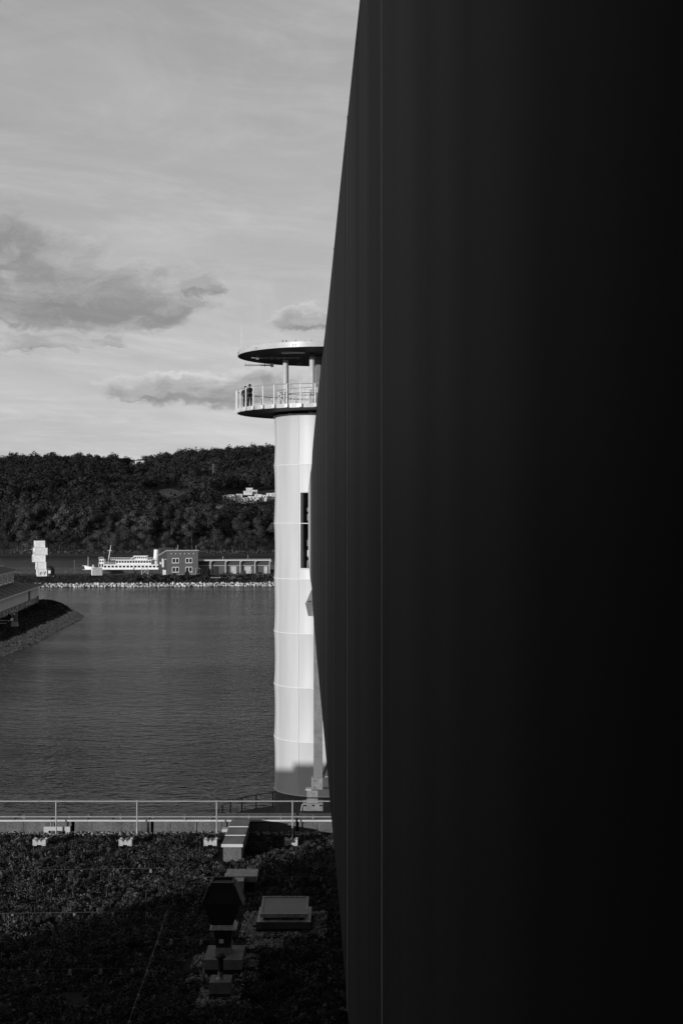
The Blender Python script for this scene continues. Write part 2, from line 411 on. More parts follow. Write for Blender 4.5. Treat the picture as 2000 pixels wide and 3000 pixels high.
while px < 880:
    d = 1046 + rng.uniform(-3, 6); hgt = rng.uniform(.6, 1.15)
    place(low, i % 3, (XD(px, d), d, 1.5), rng.uniform(0, 6), (hgt*rng.uniform(.9, 1.2), hgt, hgt)); px += rng.uniform(26, 58); i += 1
i = 0
for row, (d0, p0) in enumerate(((1062, -30), (1082, -10))):
    px = p0
    while px < 900:
        d = d0 + rng.uniform(-6, 6); topy = np.interp(px, [0, 100, 250, 400, 500, 600, 700, 820], [1480, 1462, 1478, 1470, 1452, 1466, 1476, 1478]) + rng.uniform(-12, 34)
        hs = ((HY - topy)/F*d + 26 - 3)/38
        place(tall, i % 4, (XD(px, d), d, 2.5), rng.uniform(0, 6), (hs*rng.uniform(.85, 1.1), hs, hs)); px += rng.uniform(48, 74); i += 1
V = []
for d in np.arange(1098, 1290, 15):
    px = -70
    while px < 1000:
        X = XD(px, d); hh = rng.uniform(26, 37)*(1 - max(0, d - 1130)/400*.5); rx = rng.uniform(6, 8.5)
        P, Q = blob_points(150, rx, hh*.45); P = P + np.array([X, d + rng.uniform(-5, 5), 3 + hh*.55])
        vv, _ = leaves(P, Q, np.full(len(P), 1.1), jit=.5); V.append(vv); px += rng.uniform(36, 60)
v = np.concatenate(V); tag(mesh_np('river_wood', v, np.arange(len(v)).reshape(-1, 4), 'leaf_far'), 'dense dark wood behind the trees on the far river bank', 'forest', kind='stuff')
# scrub along the bank
P = np.stack([XD(rng.uniform(-60, 950, 9000), 1040), rng.uniform(1036, 1050, 9000), np.zeros(9000)], 1); P[:, 2] = rng.uniform(.2, 5.0, 9000)*rng.uniform(.2, 1, 9000)
v, f = leaves(P, np.tile([0, -.6, .6], (9000, 1)), np.full(9000, .6)); tag(mesh_np('bank_scrub', v, f, 'leaf'), 'dark scrub along the far waterline', 'scrub', kind='stuff')

# ---- white hill houses
def hill_house(px, py, w, h, d, k, label):
    X = XD(px, d); z = ZD(py, d); t = thing('hillside_house', label, 'house', (X, d, z), rng.uniform(.1, .35), 'white terraced houses on the hillside')
    s = d/F; w *= s*.8; h *= s*.72
    MB().box(-w/2, w/2, 0, w*.9, -2.5, h).build('wall', 'far_white', t)
    r = MB().box(-w/2-.4, w/2+.4, -.4, w*.9+.4, h, h+.5).build('roof', 'far_white', t)
    n = 2 if w > 6 else 1
    for q in range(n):
        x = (-w/4 + q*w/2) if n == 2 else w*.08
        MB().box(x-w*.09, x+w*.09, -.12, .05, h*.42, h*.78).build('window', 'window_glass', t)
    if k % 2: MB().box(-w/2, w*.1, -2.2, 0, h*.02, h*.12).build('balcony', 'far_white', t)
specs = [('wide low white house at the open end of the hillside terraces', 656, 1455, 30, 5), ('low white house second along the hillside terraces', 682, 1457, 20, 9),
         ('white house with flat roof uphill of the terrace row', 703, 1454, 18, 8), ('upper white house topmost on the hillside', 731, 1437, 22, 9),
         ('white house just below the topmost hillside house', 728, 1444, 28, 6), ('small white annex beside the topmost hillside house', 748, 1441, 14, 6),
         ('white stepped house low in the terrace row beside the trees', 697, 1466, 22, 7), ('white terrace house with dark square windows mid row', 716, 1469, 24, 14),
         ('tall white terrace house beside the mid row house', 742, 1467, 26, 17), ('white house behind the tall terrace house', 757, 1457, 22, 11),
         ('white cube house near the tower end of the row', 772, 1462, 22, 15), ('white house close beside the tower skin', 793, 1456, 26, 14),
         ('small white gabled house down among the tree tops', 655, 1473, 12, 8), ('white house hidden partly behind the tower', 815, 1455, 26, 14)]
for k, (lab, px, py, w, h) in enumerate(specs): hill_house(px, py, w, h, 1660 - (py - 1437)*2.2, k, lab)
def crest_house(px, py, w, h, d, label):
    t = thing('crest_house', label, 'house', (XD(px, d), d, ZD(py, d)), .2); s = d/F; w *= s; h *= s
    MB().box(-w/2, w/2, 0, w*.6, -8, h*.55).build('wall', 'far_white', t)
    m = MB(); x0, x1, y0, y1 = -w/2-.6, w/2+.6, -.6, w*.6+.6
    m.poly([(x0, y0, h*.55), (x1, y0, h*.55), (x1*.6, (y0+y1)/2, h), (x0*.6, (y0+y1)/2, h)]).poly([(x1, y1, h*.55), (x0, y1, h*.55), (x0*.6, (y0+y1)/2, h), (x1*.6, (y0+y1)/2, h)])
    m.poly([(x0, y1, h*.55), (x0, y0, h*.55), (x0*.6, (y0+y1)/2, h)]).poly([(x1, y0, h*.55), (x1, y1, h*.55), (x1*.6, (y0+y1)/2, h)]).build('roof', 'house_roof', t)
crest_house(388, 1359, 11, 7, 2430, 'small white house in a clearing below the hill crest')
crest_house(410, 1354, 26, 8, 2480, 'long dark-roofed house on the hill crest')
def pylon(px, py, h, d, label):
    t = thing('power_pylon', label, 'pylon', (XD(px, d), d, ZD(py, d)), .3, 'power pylons on the hillside'); H = h*d/F; m = MB()
    for i, j in ((-1, -1), (1, -1), (1, 1), (-1, 1)): m.tube([(i*2.4, j*2.4, -3), (i*.5, j*.5, H)], .22, 4)
    for k in range(6):
        z0 = H*k/6; z1 = H*(k+1)/6; a = 2.4 - 1.9*k/6; b = 2.4 - 1.9*(k+1)/6; m.tube([(-a, -a, z0), (b, -b, z1)], .13, 4); m.tube([(a, -a, z0), (-b, -b, z1)], .13, 4)
    m.build('lattice_mast', 'pylon', t)
    for z, w in ((.68, 5.5), (.84, 7), (.97, 3.5)): MB().tube([(-w, 0, H*z), (0, 0, H*z+.8), (w, 0, H*z)], .22, 4).build('cross_arm', 'pylon', t)
pylon(625, 1412, 52, 2070, 'tall lattice power pylon above the dark hillside trees'); pylon(288, 1452, 34, 1750, 'smaller lattice power pylon at the foot of the hill forest')

# ================================================================== FAR MOLE
MZ = 4.0
def lerp(a, b, t): return a + (b - a)*t
def shore(X): return 551 + (X + 123)*.10            # waterline of the mole
xs = np.linspace(-260, 40, 121); m = MB()
prof = [(-3, -1.5), (0, -.2), (2.2, 1.3), (6.5, 3.3), (9, MZ), (34, MZ), (46, MZ)]
for x in xs:
    for (o, z) in prof: m.v.append((x, shore(x) + o + rng.uniform(-.25, .25)*(o > 0 and o < 8), z))
k = len(prof)
for i in range(len(xs)-1):
    for j in range(k-1): m.f.append((i*k+j, (i+1)*k+j, (i+1)*k+j+1, i*k+j+1))
mole = tag(m.build('mole', 'earth_dark'), 'low mole across the harbour mouth carrying the sheds', 'mole', kind='structure')
m = MB()
for i in range(60):
    x0, x1 = lerp(-200, -40, i/60), lerp(-200, -40, (i+1)/60)
    m.quad((x0, shore(x0)+9.4, MZ+.02), (x1, shore(x1)+9.4, MZ+.02), (x1, shore(x1)+13.5, MZ+.02), (x0, shore(x0)+13.5, MZ+.02))
tag(m.build('service_road', 'track'), 'pale service road along the mole', 'road', kind='structure')
# white riprap stones, one by one
def rock_mesh(seed, mname):
    r = random.Random(seed); m = MB(); vs = [(-1, -.8, -.5), (.9, -.9, -.6), (1, .8, -.5), (-.8, .9, -.6), (-.7, -.8, .35), (.6, -.7, .6), (.75, .6, .4), (-.5, .7, .65), (0, 0, .85)]
    m.v = [tuple(c*r.uniform(.65, 1.25) for c in q) for q in vs]
    m.f = [(0, 3, 2, 1), (0, 1, 5, 4), (1, 2, 6, 5), (2, 3, 7, 6), (3, 0, 4, 7), (4, 5, 8), (5, 6, 8), (6, 7, 8), (7, 4, 8)]
    o = m.build('stone', mname); return o
rocks = [rock_mesh(s, 'riprap_white') for s in range(7)]
for r in rocks: r.parent = mole; r.location = (-150 + 3*rocks.index(r), shore(-150) + 1, .8); r.scale = (.6, .6, .5)
px = 108.0; cnt = 0
while px < 815 and cnt < 290:
    for lay in range(2):
        X = XD(px + rng.uniform(-3, 3), 553); s = rng.uniform(.26, .58); o = .6 + lay*1.25 + rng.uniform(-.4, .4)
        inst(rocks[cnt % 7], mole, (X, shore(X) + o, .1 + o*.56), tuple(rng.uniform(0, 6, 3)), (s*1.15, s, s*.85)); cnt += 1
    px += 5.0
def scatter_rocks(name, n, fn, smin, smax, mname, label):
    base = np.array(rocks[0].data.vertices[0].co); bv = [np.array([q.co[:] for q in r.data.vertices]) for r in rocks]; bf = [tuple(p.vertices) for p in rocks[0].data.polygons]
    V = []; Fq = []; o = 0
    for k in range(n):
        p = fn(); s = rng.uniform(smin, smax); b = bv[k % 7]; w = rng.uniform(0, 6); R = np.array([[cos(w), -sin(w), 0], [sin(w), cos(w), 0], [0, 0, 1]])
        V.append((b*rng.uniform(.7, 1.2, 3)*s) @ R.T + np.array(p)); Fq += [tuple(o + i for i in ff) for ff in bf]; o += len(b)
    mm = MB(); mm.v = [tuple(q) for q in np.concatenate(V)]; mm.f = Fq
    return tag(mm.build(name, mname), label, 'stones', kind='stuff')
def f_():
    X = rng.uniform(-124, -26); o = rng.uniform(-.3, 3.0); return (X, shore(X) + o, max(.0, o*.6 - .05))
scatter_rocks('small_riprap', 500, f_, .12, .3, 'riprap_grey', 'small pale stones between the boulders of the mole')
# grass on the bank of the mole
n = 16000; X = rng.uniform(-150, -20, n); o = rng.uniform(2.4, 9.6, n); Y = 551 + (X + 123)*.10 + o
z = np.interp(o, [0, 2.2, 6.5, 9, 30], [0, 1.3, 3.3, 4, 4]) + rng.uniform(0, .55, n)*rng.uniform(.2, 1.4, n)
v, f = leaves(np.stack([X, Y, z], 1), np.tile([0, -.5, .7], (n, 1)), np.full(n, .26)); tag(mesh_np('bank_grass', v, f, 'bank_grass'), 'rough dark grass on the bank of the mole', 'grass', kind='stuff')
# old quay wall behind
t = thing('quay_wall', 'long dark stone wall along the river side of the mole', 'wall', (-90, 592, 0), radians(5.7))
MB().box(-110, 78, 0, 1.2, 2, 5.15).build('wall_face', 'quay_stone', t); MB().box(-110, 78, -.25, 1.45, 5.15, 5.45).build('wall_coping', 'quay_stone', t)

# ---- bushes on the mole
def bush(px, py, w, h, d, label, k):
    z0 = 2.7 if py > 1692 else 3.8; t = thing('bush', label, 'bush', (XD(px, d), d, z0)); s = d/F; w *= s; h *= s
    mb = MB()
    for q in range(5): a = rng.uniform(0, 6); mb.tube([(0, 0, -.4), (cos(a)*w*.12, sin(a)*w*.12, h*.4), (cos(a)*w*.3, sin(a)*w*.25, h*.75)], .07, 5, .02)
    mb.build('stem', 'bark', t)
    n = int(500 + w*h*22); c = rng.normal(0, 1, (14, 3))*np.array([w*.24, w*.18, h*.2]) + np.array([0, 0, h*.5]); kk = rng.integers(0, 14, n)
    p = rng.normal(0, 1, (n, 3)); p /= np.linalg.norm(p, axis=1)[:, None]; P = c[kk] + p*np.array([w*.17, w*.15, h*.2])*rng.uniform(.4, 1.1, n)[:, None]; P[:, 2] = np.maximum(P[:, 2], .05)
    v, f = leaves(P, p, np.full(n, .24), jit=.5); mesh_np('foliage', v, f, 'leaf', t)
bl = [(600, 1700, 44, 42, 562, 'tall dark bush in front of the shed beside the house'), (512, 1699, 34, 17, 560, 'round bush below the front windows of the grey house'),
      (470, 1700, 36, 16, 559, 'low bush on the bank beside the house corner'), (548, 1696, 14, 28, 561, 'slim bush between the two window columns of the house'),
      (640, 1700, 40, 16, 562, 'low wide bush in front of the shed doors'), (716, 1696, 12, 30, 566, 'slim young tree before the white shed doors'),
      (385, 1700, 26, 20, 557, 'low scrub bush on the bank near the ship'), (395, 1696, 10, 34, 557, 'tall pale reed clump on the bank of the mole'),
      (680, 1700, 60, 13, 563, 'long low bush under the shed forecourt'), (760, 1700, 70, 13, 565, 'low hedge of scrub toward the tower on the bank'),
      (432, 1700, 40, 20, 558, 'low bush by the wooden trestle')]
for k, b in enumerate(bl): bush(*b, k)

# ---- stacked containers with graffiti
def corr_side(m, x0, x1, y, z0, z1, sgn, n):
    for k in range(n):
        a = lerp(x0, x1, (k + .12)/n); b = lerp(x0, x1, (k + .72)/n); y0, y1 = sorted((y, y + sgn*.07)); m.box(a, b, y0, y1, z0, z1)
def container(dx, dyy, level, lx, ly, rz, label, marks, tagtext=False, plain=False):
    H = 2.82; t = thing('shipping_container', label, 'container', (XD(118, 560) + dx, 560 + dyy, MZ + level*H), rz, 'containers stacked into a leaning tower')
    m = MB(); m.box(-lx/2, lx/2, -ly/2, ly/2, .06, H-.05)
    if not plain: corr_side(m, -lx/2+.12, lx/2-.12, -ly/2, .2, H-.2, -1, 7)
    m.build('shell', 'container_white', t)
    MB().box(-lx/2-.03, -lx/2, -ly/2+.04, ly/2-.04, .1, H-.1).build('end_door', 'container_left', t)
    for x in (-lx/2, lx/2):
        for y in (-ly/2, ly/2): MB().cbox(x, y, 0.0, .17, .17, H-.02).build('corner_post', 'container_white', t)
    g = MB()
    for q in range(marks):                                   # sprayed strokes on the end
        y = rng.uniform(-ly*.4, ly*.4); z = rng.uniform(.4, H-.5); pts = [(-lx/2-.06, y, z)]
        for s in range(3): pts.append((-lx/2-.06, np.clip(pts[-1][1] + rng.uniform(-.5, .5), -ly*.44, ly*.44), np.clip(pts[-1][2] + rng.uniform(-.6, .6), .2, H-.25)))
        g.tube(pts, .045, 4)
    if marks: g.build('graffiti', 'graffiti', t)['kind'] = 'stuff'
    if tagtext:                                              # the two sprayed letters on the long side
        def stroke(pts): return MB().tube([(x, -ly/2-.05, z) for x, z in pts], .085, 5)
        stroke([(-.95, .45), (-.85, 1.3), (-.8, 1.75), (-.35, 1.85), (-.1, 1.5), (-.35, 1.1), (-.8, 1.05)]).build('sprayed_letter', 'graffiti', t)
        s = stroke([(.45, 1.9), (.65, 1.45), (.9, 1.3)]); s.tube([(x, -ly/2-.05, z) for x, z in [(1.35, 2.0), (1.0, 1.35), (.8, .75), (.55, .5)]], .085, 5)
        s.tube([(x, -ly/2-.05, z) for x, z in [(.75, 1.0), (1.2, 1.15)]], .07, 5); s.build('sprayed_letter', 'graffiti', t)
    return t
b = radians(25)
container(.6, 0, 0, 3.4, 2.6, b, 'lowest white container with two sprayed letters on its side', 5, True, True)
container(.3, 0, 1, 3.5, 2.6, b, 'plain smooth white container above the lettered one', 6, False, True)
container(-.5, .1, 2, 4.6, 2.7, b - .05, 'middle white container pushed out toward the sheds on the left bank', 8)
container(.1, -.1, 3, 4.9, 2.6, b + .03, 'ribbed white container sticking out furthest under the top one', 8)
container(-.2, 0, 4, 3.6, 2.6, b, 'topmost white ribbed container of the stack', 4)
t = thing('lamp_arm', 'thin arm fixed to the side of the container tower', 'arm', (XD(97, 560), 559.5, ZD(1610, 560)))
MB().tube([(1.2, 0, -.2), (-1.1, 0, .1)], .06, 6).build('arm_tube', 'white_metal', t); MB().tube([(-.15, 0, 0), (-.15, 0, 1.5)], .05, 6).build('whip', 'white_metal', t)
# dark tank with plate
t = thing('covered_tank', 'dark rounded tank with a white notice beside the containers', 'tank', (XD(148, 561), 561, MZ))
MB().lathe([(0, 4.1), (.9, 4.0), (1.6, 3.4), (1.75, 2.4), (1.75, 0), (0, 0)], 20).build('tank_shell', 'black', t, True)
MB().box(-.45, .5, -1.86, -1.78, 1.2, 2.4).build('notice', 'white_paint', t); MB().lathe([(.25, 4.0), (.25, 4.4), (0, 4.4)], 10).build('hatch', 'black', t)
# small pale site cabin
t = thing('site_cabin', 'small pale box cabin on skids by the mole road', 'cabin', (XD(284, 562), 562, MZ), radians(20))
MB().box(-1.9, 2.0, -1.2, 1.2, .35, 3.2).build('cabin_shell', 'cabin_grey', t); MB().box(-1.96, -1.9, -1.1, 1.1, .4, 3.1).build('cabin_end', 'container_left', t)
MB().box(-2.0, 2.1, -1.3, 1.3, 3.2, 3.32).build('roof', 'cabin_grey', t)
for y in (-.9, .8): MB().box(-1.8, 1.9, y, y+.2, 0, .35).build('skid', 'black', t)
def pole(px, py0, py1, d, r, label, m='white_metal', cap=True, z=MZ):
    t = thing('post', label, 'post', (XD(px, d), d, z)); H = ZD(py0, d) - z
    MB().tube([(0, 0, -.3), (0, 0, H)], r, 8).build('shaft', m, t)
    if cap: MB().lathe([(r*1.6, H-.05), (r*1.6, H+.15), (0, H+.2)], 8).build('cap', m, t)
pole(219, 1643, 0, 590, .14, 'dark thin post standing at the quay wall between containers and ship', 'pylon')
pole(157.5, 1688, 0, 560, .16, 'short white bollard beside the dark tank'); pole(372, 1688, 0, 559, .14, 'short white bollard by the road below the ship')
pole(415.5, 1660, 0, 590, .11, 'slim white post at the quay wall in front of the ship'); pole(442, 1685, 0, 559, .12, 'short white marker post near the house corner')
# trestle
t = thing('trestle', 'dark wooden trestle frame in front of the ship stern', 'trestle', (XD(425, 575), 575, MZ))
for x in (-1.3, 1.3): MB().box(x-.08, x+.08, -.1, .1, 0, 2.7).build('leg', 'cabin_grey', t)
MB().box(-1.5, 1.5, -.12, .12, 2.7, 2.85).build('beam', 'cabin_grey', t); MB().tube([(-1.3, 0, .3), (1.3, 0, 2.6)], .07, 5).tube([(-1.3, 0, 2.6), (1.3, 0, .3)], .07, 5).build('brace', 'cabin_grey', t)

# ---- two-storey grey house
HB = radians(17); P0 = (XD(488.4, 566), 566)
t = thing('harbour_house', 'grey two-storey house with white windows and sloping roof on the mole', 'house', (P0[0], P0[1], MZ), HB)
Wd = 12.75; Dp = 19.0; H0 = 9.9; H1 = 7.4
m = MB(); m.hexa([(0, 0, -1), (Wd, 0, -1), (Wd, Dp, -1), (0, Dp, -1), (0, 0, H0), (Wd, 0, H0), (Wd, Dp, H1), (0, Dp, H1)]); m.build('wall', 'house_front', t)
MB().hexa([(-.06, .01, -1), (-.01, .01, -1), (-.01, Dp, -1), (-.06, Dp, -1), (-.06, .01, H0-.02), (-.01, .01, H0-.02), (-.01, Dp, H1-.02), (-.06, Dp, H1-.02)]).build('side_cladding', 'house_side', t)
rf = MB().hexa([(-.2, -.2, H0), (Wd+.2, -.2, H0), (Wd+.2, Dp+.2, H1), (-.2, Dp+.2, H1), (-.2, -.2, H0+.32), (Wd+.2, -.2, H0+.32), (Wd+.2, Dp+.2, H1+.3), (-.2, Dp+.2, H1+.3)]).build('roof', 'white_metal', t)
MB().box(-.02, 5.6, Dp-5, Dp-.2, H1, H0+.9).build('roof_structure', 'house_roof', t)
for x, h in ((4.7, 2.1), (4.1, 1.0), (12.1, 1.9)): MB().tube([(x, 1.0, H0-.2), (x, 1.0, H0+.3+h)], .06, 6).build('aerial', 'white_metal', t)
k = 1/7.29/cos(radians(10))
for wx in (504, 542.6):
    for zb, zt in ((6.9-2.0+.15, 6.9+.15), (3.45-2.05, 3.45+.1)):
        x0 = (wx - 488.4)*k; x1 = x0 + 20.5*k
        w = MB().box(x0, x1, -.12, .05, zb, zb+.18).box(x0, x1, -.12, .05, zt-.28, zt).box(x0, x0+.22, -.12, .05, zb, zt).box(x1-.22, x1, -.12, .05, zb, zt).box((x0+x1)/2-.14, (x0+x1)/2+.14, -.12, .05, zb, zt).build('window', 'white_paint', t)
        for a, b_ in ((x0+.2, (x0+x1)/2-.12), ((x0+x1)/2+.12, x1-.2)): MB().box(a, b_, -.05, .03, zb+.15, zt-.25).build('pane', 'window_glass', w)
        MB().box(x0-.1, x1+.1, -.3, -.1, zb-.12, zb).build('sill', 'white_paint', w)
for q in range(6):
    x = (501.8 + q*12.85 - 488.4)*k; MB().box(x-.14, x+.14, -.22, .0, 8.55, 8.95).build('wall_lamp', 'white_paint', t)
MB().box(0, 11.8, -.14, 0, -.05, .55).build('base_course', 'concrete_pale', t)
MB().box(-.14, -.02, 6, 10.2, 3.2, 6.6).build('louvre', 'white_paint', t); MB().box(-.14, -.02, 1, 8, 0, 2.2).build('side_door', 'container_left', t)
MB().box(-.2, -.02, 11.5, 15, 4.2, 5.1).build('meter_box', 'white_paint', t); MB().box(-.5, -.06, .4, .8, 6.4, 6.7).build('floodlight', 'white_paint', t)
# scaffold frame in front
t = thing('scaffold_frame', 'thin tubular frame standing at the right front of the grey house', 'scaffold', (XD(563, 567.5), 567.5, MZ), HB)
for x in (0, 1.55, 3.1): MB().tube([(x, 0, 0), (x, 0, 3)], .05, 6).build('upright', 'rail_steel', t)
for z in (1.0, 3.0): MB().tube([(-.1, 0, z), (3.2, 0, z)], .05, 6).build('ledger', 'rail_steel', t)

# ---- long low shed
t = thing('harbour_shed', 'long low grey shed with flat overhanging roof and white posts beside the house', 'shed', (XD(578.5, 573), 573, MZ), radians(3))
Ls = 29.6
MB().box(.3, Ls-.9, 1.4, 11, -1, 5.7).build('wall', 'shed_wall', t)
MB().hexa([(-.5, -.6, 5.7), (Ls, -.6, 5.95), (Ls, 12, 5.95), (-.5, 12, 5.7), (-.5, -.6, 6.1), (Ls, -.6, 6.4), (Ls, 12, 6.4), (-.5, 12, 6.1)]).build('roof', 'concrete', t)
MB().box(-.5, Ls+.03, -.68, -.6, 5.72, 6.25).build('fascia', 'white_metal', t)
for q, px in enumerate((616, 660, 703, 746, 789)):
    x = (px - 578.5)/7.27; MB().box(x-.16, x+.16, .1, .5, 0, 5.7).hexa([(x-.16, .1, 4.9), (x+.16, .1, 4.9), (x+.16, .5, 4.9), (x-.16, .5, 4.9), (x-.16, -.5, 5.7), (x+1.0, -.5, 5.7), (x+1.0, .5, 5.7), (x-.16, .5, 5.7)]).build('post', 'column_paint', t)
    if q < 4 or True:
        a = x - 5.6; b_ = x - .25; w = MB().box(a, b_, 1.3, 1.45, 3.9, 5.5).build('clerestory_window', 'shed_dark', t)
        for s in range(1, 6): xx = lerp(a, b_, s/6); MB().box(xx-.05, xx+.05, 1.24, 1.31, 3.9, 5.5).build('glazing_bar', 'shed_wall', w)
        MB().box(a, b_, 1.22, 1.4, 3.75, 3.92).build('ledge', 'column_paint', t)
for px0, px1 in ((676, 692), (716, 735), (773, 783)): MB().box((px0-578.5)/7.27, (px1-578.5)/7.27, 1.3, 1.42, .0, 3.5).build('door', 'cabin_grey', t)
for px0, px1 in ((627, 640),): MB().box((px0-578.5)/7.27, (px1-578.5)/7.27, 1.3, 1.42, .0, 3.4).build('open_doorway', 'black', t)
MB().box(3.5, Ls, -2.4, 1.4, -.4, .35).build('loading_ledge', 'concrete', t)
MB().tube([(10.1, 6, 6), (10.1, 6, 7.4)], .1, 6).build('roof_vent', 'white_metal', t); MB().tube([(20.2, 6, 6.2), (20.2, 6, 8)], .06, 6).build('aerial', 'rail_steel', t)
# clutter in front of the shed
t = thing('parked_car', 'small dark car parked in front of the end bay of the shed', 'car', (XD(762, 569), 569, MZ), radians(4))
m = MB(); pr = [(-1.9, .3), (1.9, .3), (1.95, .75), (1.2, .85), (.7, 1.4), (-1.0, 1.42), (-1.7, .95), (-1.95, .8)]
i = len(m.v); m.v += [(x, -.8, z) for x, z in pr] + [(x, .8, z) for x, z in pr]; n = len(pr); m.f += [tuple(range(n)), tuple(range(2*n-1, n-1, -1))] + [(k, k+n, (k+1) % n + n, (k+1) % n) for k in range(n)]
m.build('body', 'car_dark', t, True); MB().box(-.9, .6, -.82, .82, .92, 1.3).build('side_window', 'window_glass', t)
for x in (-1.2, 1.2):
    for y in (-.8, .8):
        w = MB().tube([(x, y-.1, .32), (x, y+.1, .32)], .32, 14).build('wheel', 'black', t); MB().tube([(x, y-.12, .32), (x, y+.12, .32)], .17, 10).build('rim', 'galvanised', w)
t = thing('handcart', 'dark loaded handcart with pale poles in front of the shed', 'cart', (XD(722, 569), 569, MZ+.05))
MB().box(-2.6, 2.4, -.7, .7, .5, .7).build('bed', 'black', t); MB().box(-1.9, -.2, -.5, .5, .7, 1.5).build('load', 'shed_dark', t)
for x in (.3, .9, 1.5, 2.0): MB().tube([(x, -.3, .7), (x+.1, -.2, 2.1)], .09, 6).build('pole', 'cabin_grey', t)
for x in (-1.9, 1.7):
    for y in (-.75, .75): MB().tube([(x, y-.07, .35), (x, y+.07, .35)], .35, 12).build('wheel', 'black', t)
t = thing('pallet_stack', 'low pale pallet stack lying on the bank below the shed', 'pallet', (XD(632, 560), 560, 3.35), radians(4))
for z in (0, .16): MB().box(-1.9, 1.9, -.6, .6, z+.06, z+.12).build('deck_board', 'concrete_pale', t)
for x in (-1.7, 0, 1.7): MB().box(x-.1, x+.1, -.55, .55, 0, .22).build('runner', 'cabin_grey', t)

# ---- white passenger ship
SD = 640.0; sk = SD/F
def sxx(px): return (px - 247)*sk
def szz(py): return EYE - (py - HY)*sk
t = thing('passenger_ship', 'white passenger ship with raked mast and two window decks moored behind the mole', 'ship', (XD(247, SD), SD, 0), radians(1.5))
m = MB(); st = [(0, .05, szz(1658)), (2.5, 1.2, szz(1660)), (8, 3.0, szz(1665)), (14, 3.6, szz(1666)), (40, 3.6, szz(1666)), (48, 2.8, szz(1664))]
for x, w, z in st: m.v += [(x, -w, z), (x*.97+1.5, -w*.8, .0), (x*.97+1.5, w*.8, .0), (x, w, z)]
for i in range(len(st)-1):
    a = i*4
    for j in range(3): m.f.append((a+j, a+j+1, a+5+j, a+4+j))
    m.f.append((a+3, a, a+4, a+7))
m.f.append((20, 21, 22, 23)); m.build('hull', 'ship_white', t)
MB().box(-.1, 47, -3.75, -3.6, szz(1669), szz(1667.4)).build('rubbing_strake', 'cabin_grey', t)
def cabin(x0, x1, y, z0, z1, name, wins, wz0, wz1, gap=.62):
    o = MB().box(x0, x1, -y, y, z0, z1).build(name, 'ship_white', t)
    n = wins
    for k in range(n):
        c = lerp(x0, x1, (k+.5)/n); w = (x1-x0)/n*gap/2; MB().box(c-w, c+w, -y-.05, -y+.02, wz0, wz1).build('window', 'window_glass', o)
    return o
cabin(sxx(306), sxx(470), 3.3, szz(1667.5), szz(1654), 'main_deckhouse', 15, szz(1662), szz(1656.5))
cabin(sxx(292), sxx(306.3), 2.6, szz(1667), szz(1649), 'fore_cabin', 2, szz(1661), szz(1651))
cabin(sxx(293), sxx(307.5), 2.4, szz(1649), szz(1638), 'wheelhouse', 2, szz(1646.5), szz(1641.5))
MB().box(sxx(305), sxx(472), -3.7, 3.7, szz(1654), szz(1652.8)).build('upper_deck', 'ship_white', t)
cabin(sxx(342), sxx(445), 3.0, szz(1653), szz(1640.5), 'upper_deckhouse', 13, szz(1648.5), szz(1642.5), .7)
MB().box(sxx(327), sxx(450), -3.5, 3.5, szz(1640.6), szz(1639.4)).build('sun_deck', 'ship_white', t)
cabin(sxx(396), sxx(432), 2.4, szz(1639.5), szz(1629), 'bridge_house', 6, szz(1636), szz(1631))
MB().box(sxx(392), sxx(434), -2.7, 2.7, szz(1629), szz(1628)).build('bridge_roof', 'ship_white', t)
MB().hexa([(sxx(382), -2, szz(1639)), (sxx(384), -2, szz(1639.6)), (sxx(384), -1, szz(1639.6)), (sxx(382), -1, szz(1639)), (sxx(394), -2, szz(1629)), (sxx(396), -2, szz(1629.6)), (sxx(396), -1, szz(1629.6)), (sxx(394), -1, szz(1629))]).build('stair', 'ship_white', t)
for x0, x1, z, h, y in ((292, 306, 1638, .9, 2.4), (308, 342, 1652.8, 1.0, 3.5), (327, 394, 1639.4, 1.0, 3.4), (434, 450, 1639.4, 1.0, 3.4)):
    r = MB(); z0 = szz(z); r.tube([(sxx(x0), -y, z0+h), (sxx(x1), -y, z0+h)], .06, 5).tube([(sxx(x0), -y, z0+h*.5), (sxx(x1), -y, z0+h*.5)], .04, 5); n = max(2, int((x1-x0)/6))
    for k in range(n+1): xx = lerp(sxx(x0), sxx(x1), k/n); r.tube([(xx, -y, z0), (xx, -y, z0+h)], .05, 5)
    r.build('railing', 'ship_white', t)
ms = MB().tube([(sxx(316), 0, szz(1653)), (sxx(325.5), 0, szz(1597))], .22, 8, .1).build('mast', 'ship_white', t)
MB().tube([(sxx(321.5)-.9, 0, szz(1613)), (sxx(321.5)+.9, 0, szz(1613))], .1, 6).build('crosstree', 'ship_white', ms)
MB().tube([(sxx(258.6), 0, szz(1660)), (sxx(258.8), 0, szz(1631))], .12, 6, .06).build('jackstaff', 'ship_white', t)
MB().box(sxx(242), sxx(256), -.3, .3, szz(1658.2), szz(1657)).build('bowsprit', 'ship_white', t)
MB().lathe([(.45, szz(1662)), (.45, szz(1656)), (0, szz(1653))], 8, sxx(273.5), 0).build('windlass', 'cabin_grey', t)
fn = MB(); fn.v = []; 
def ell(x, z, a, b, n=14): return [(x + a*cos(2*pi*k/n), b*sin(2*pi*k/n), z) for k in range(n)]
r0, r1, r2 = ell(sxx(455.5), szz(1654), 1.15, 1.3), ell(sxx(458.5), szz(1610), 1.15, 1.3), ell(sxx(458.8), szz(1606), 1.2, 1.35)
fn.v = r0 + r1; fn.f = [(k, (k+1) % 14, 14+(k+1) % 14, 14+k) for k in range(14)]; fu = fn.build('funnel', 'ship_white', t, True)
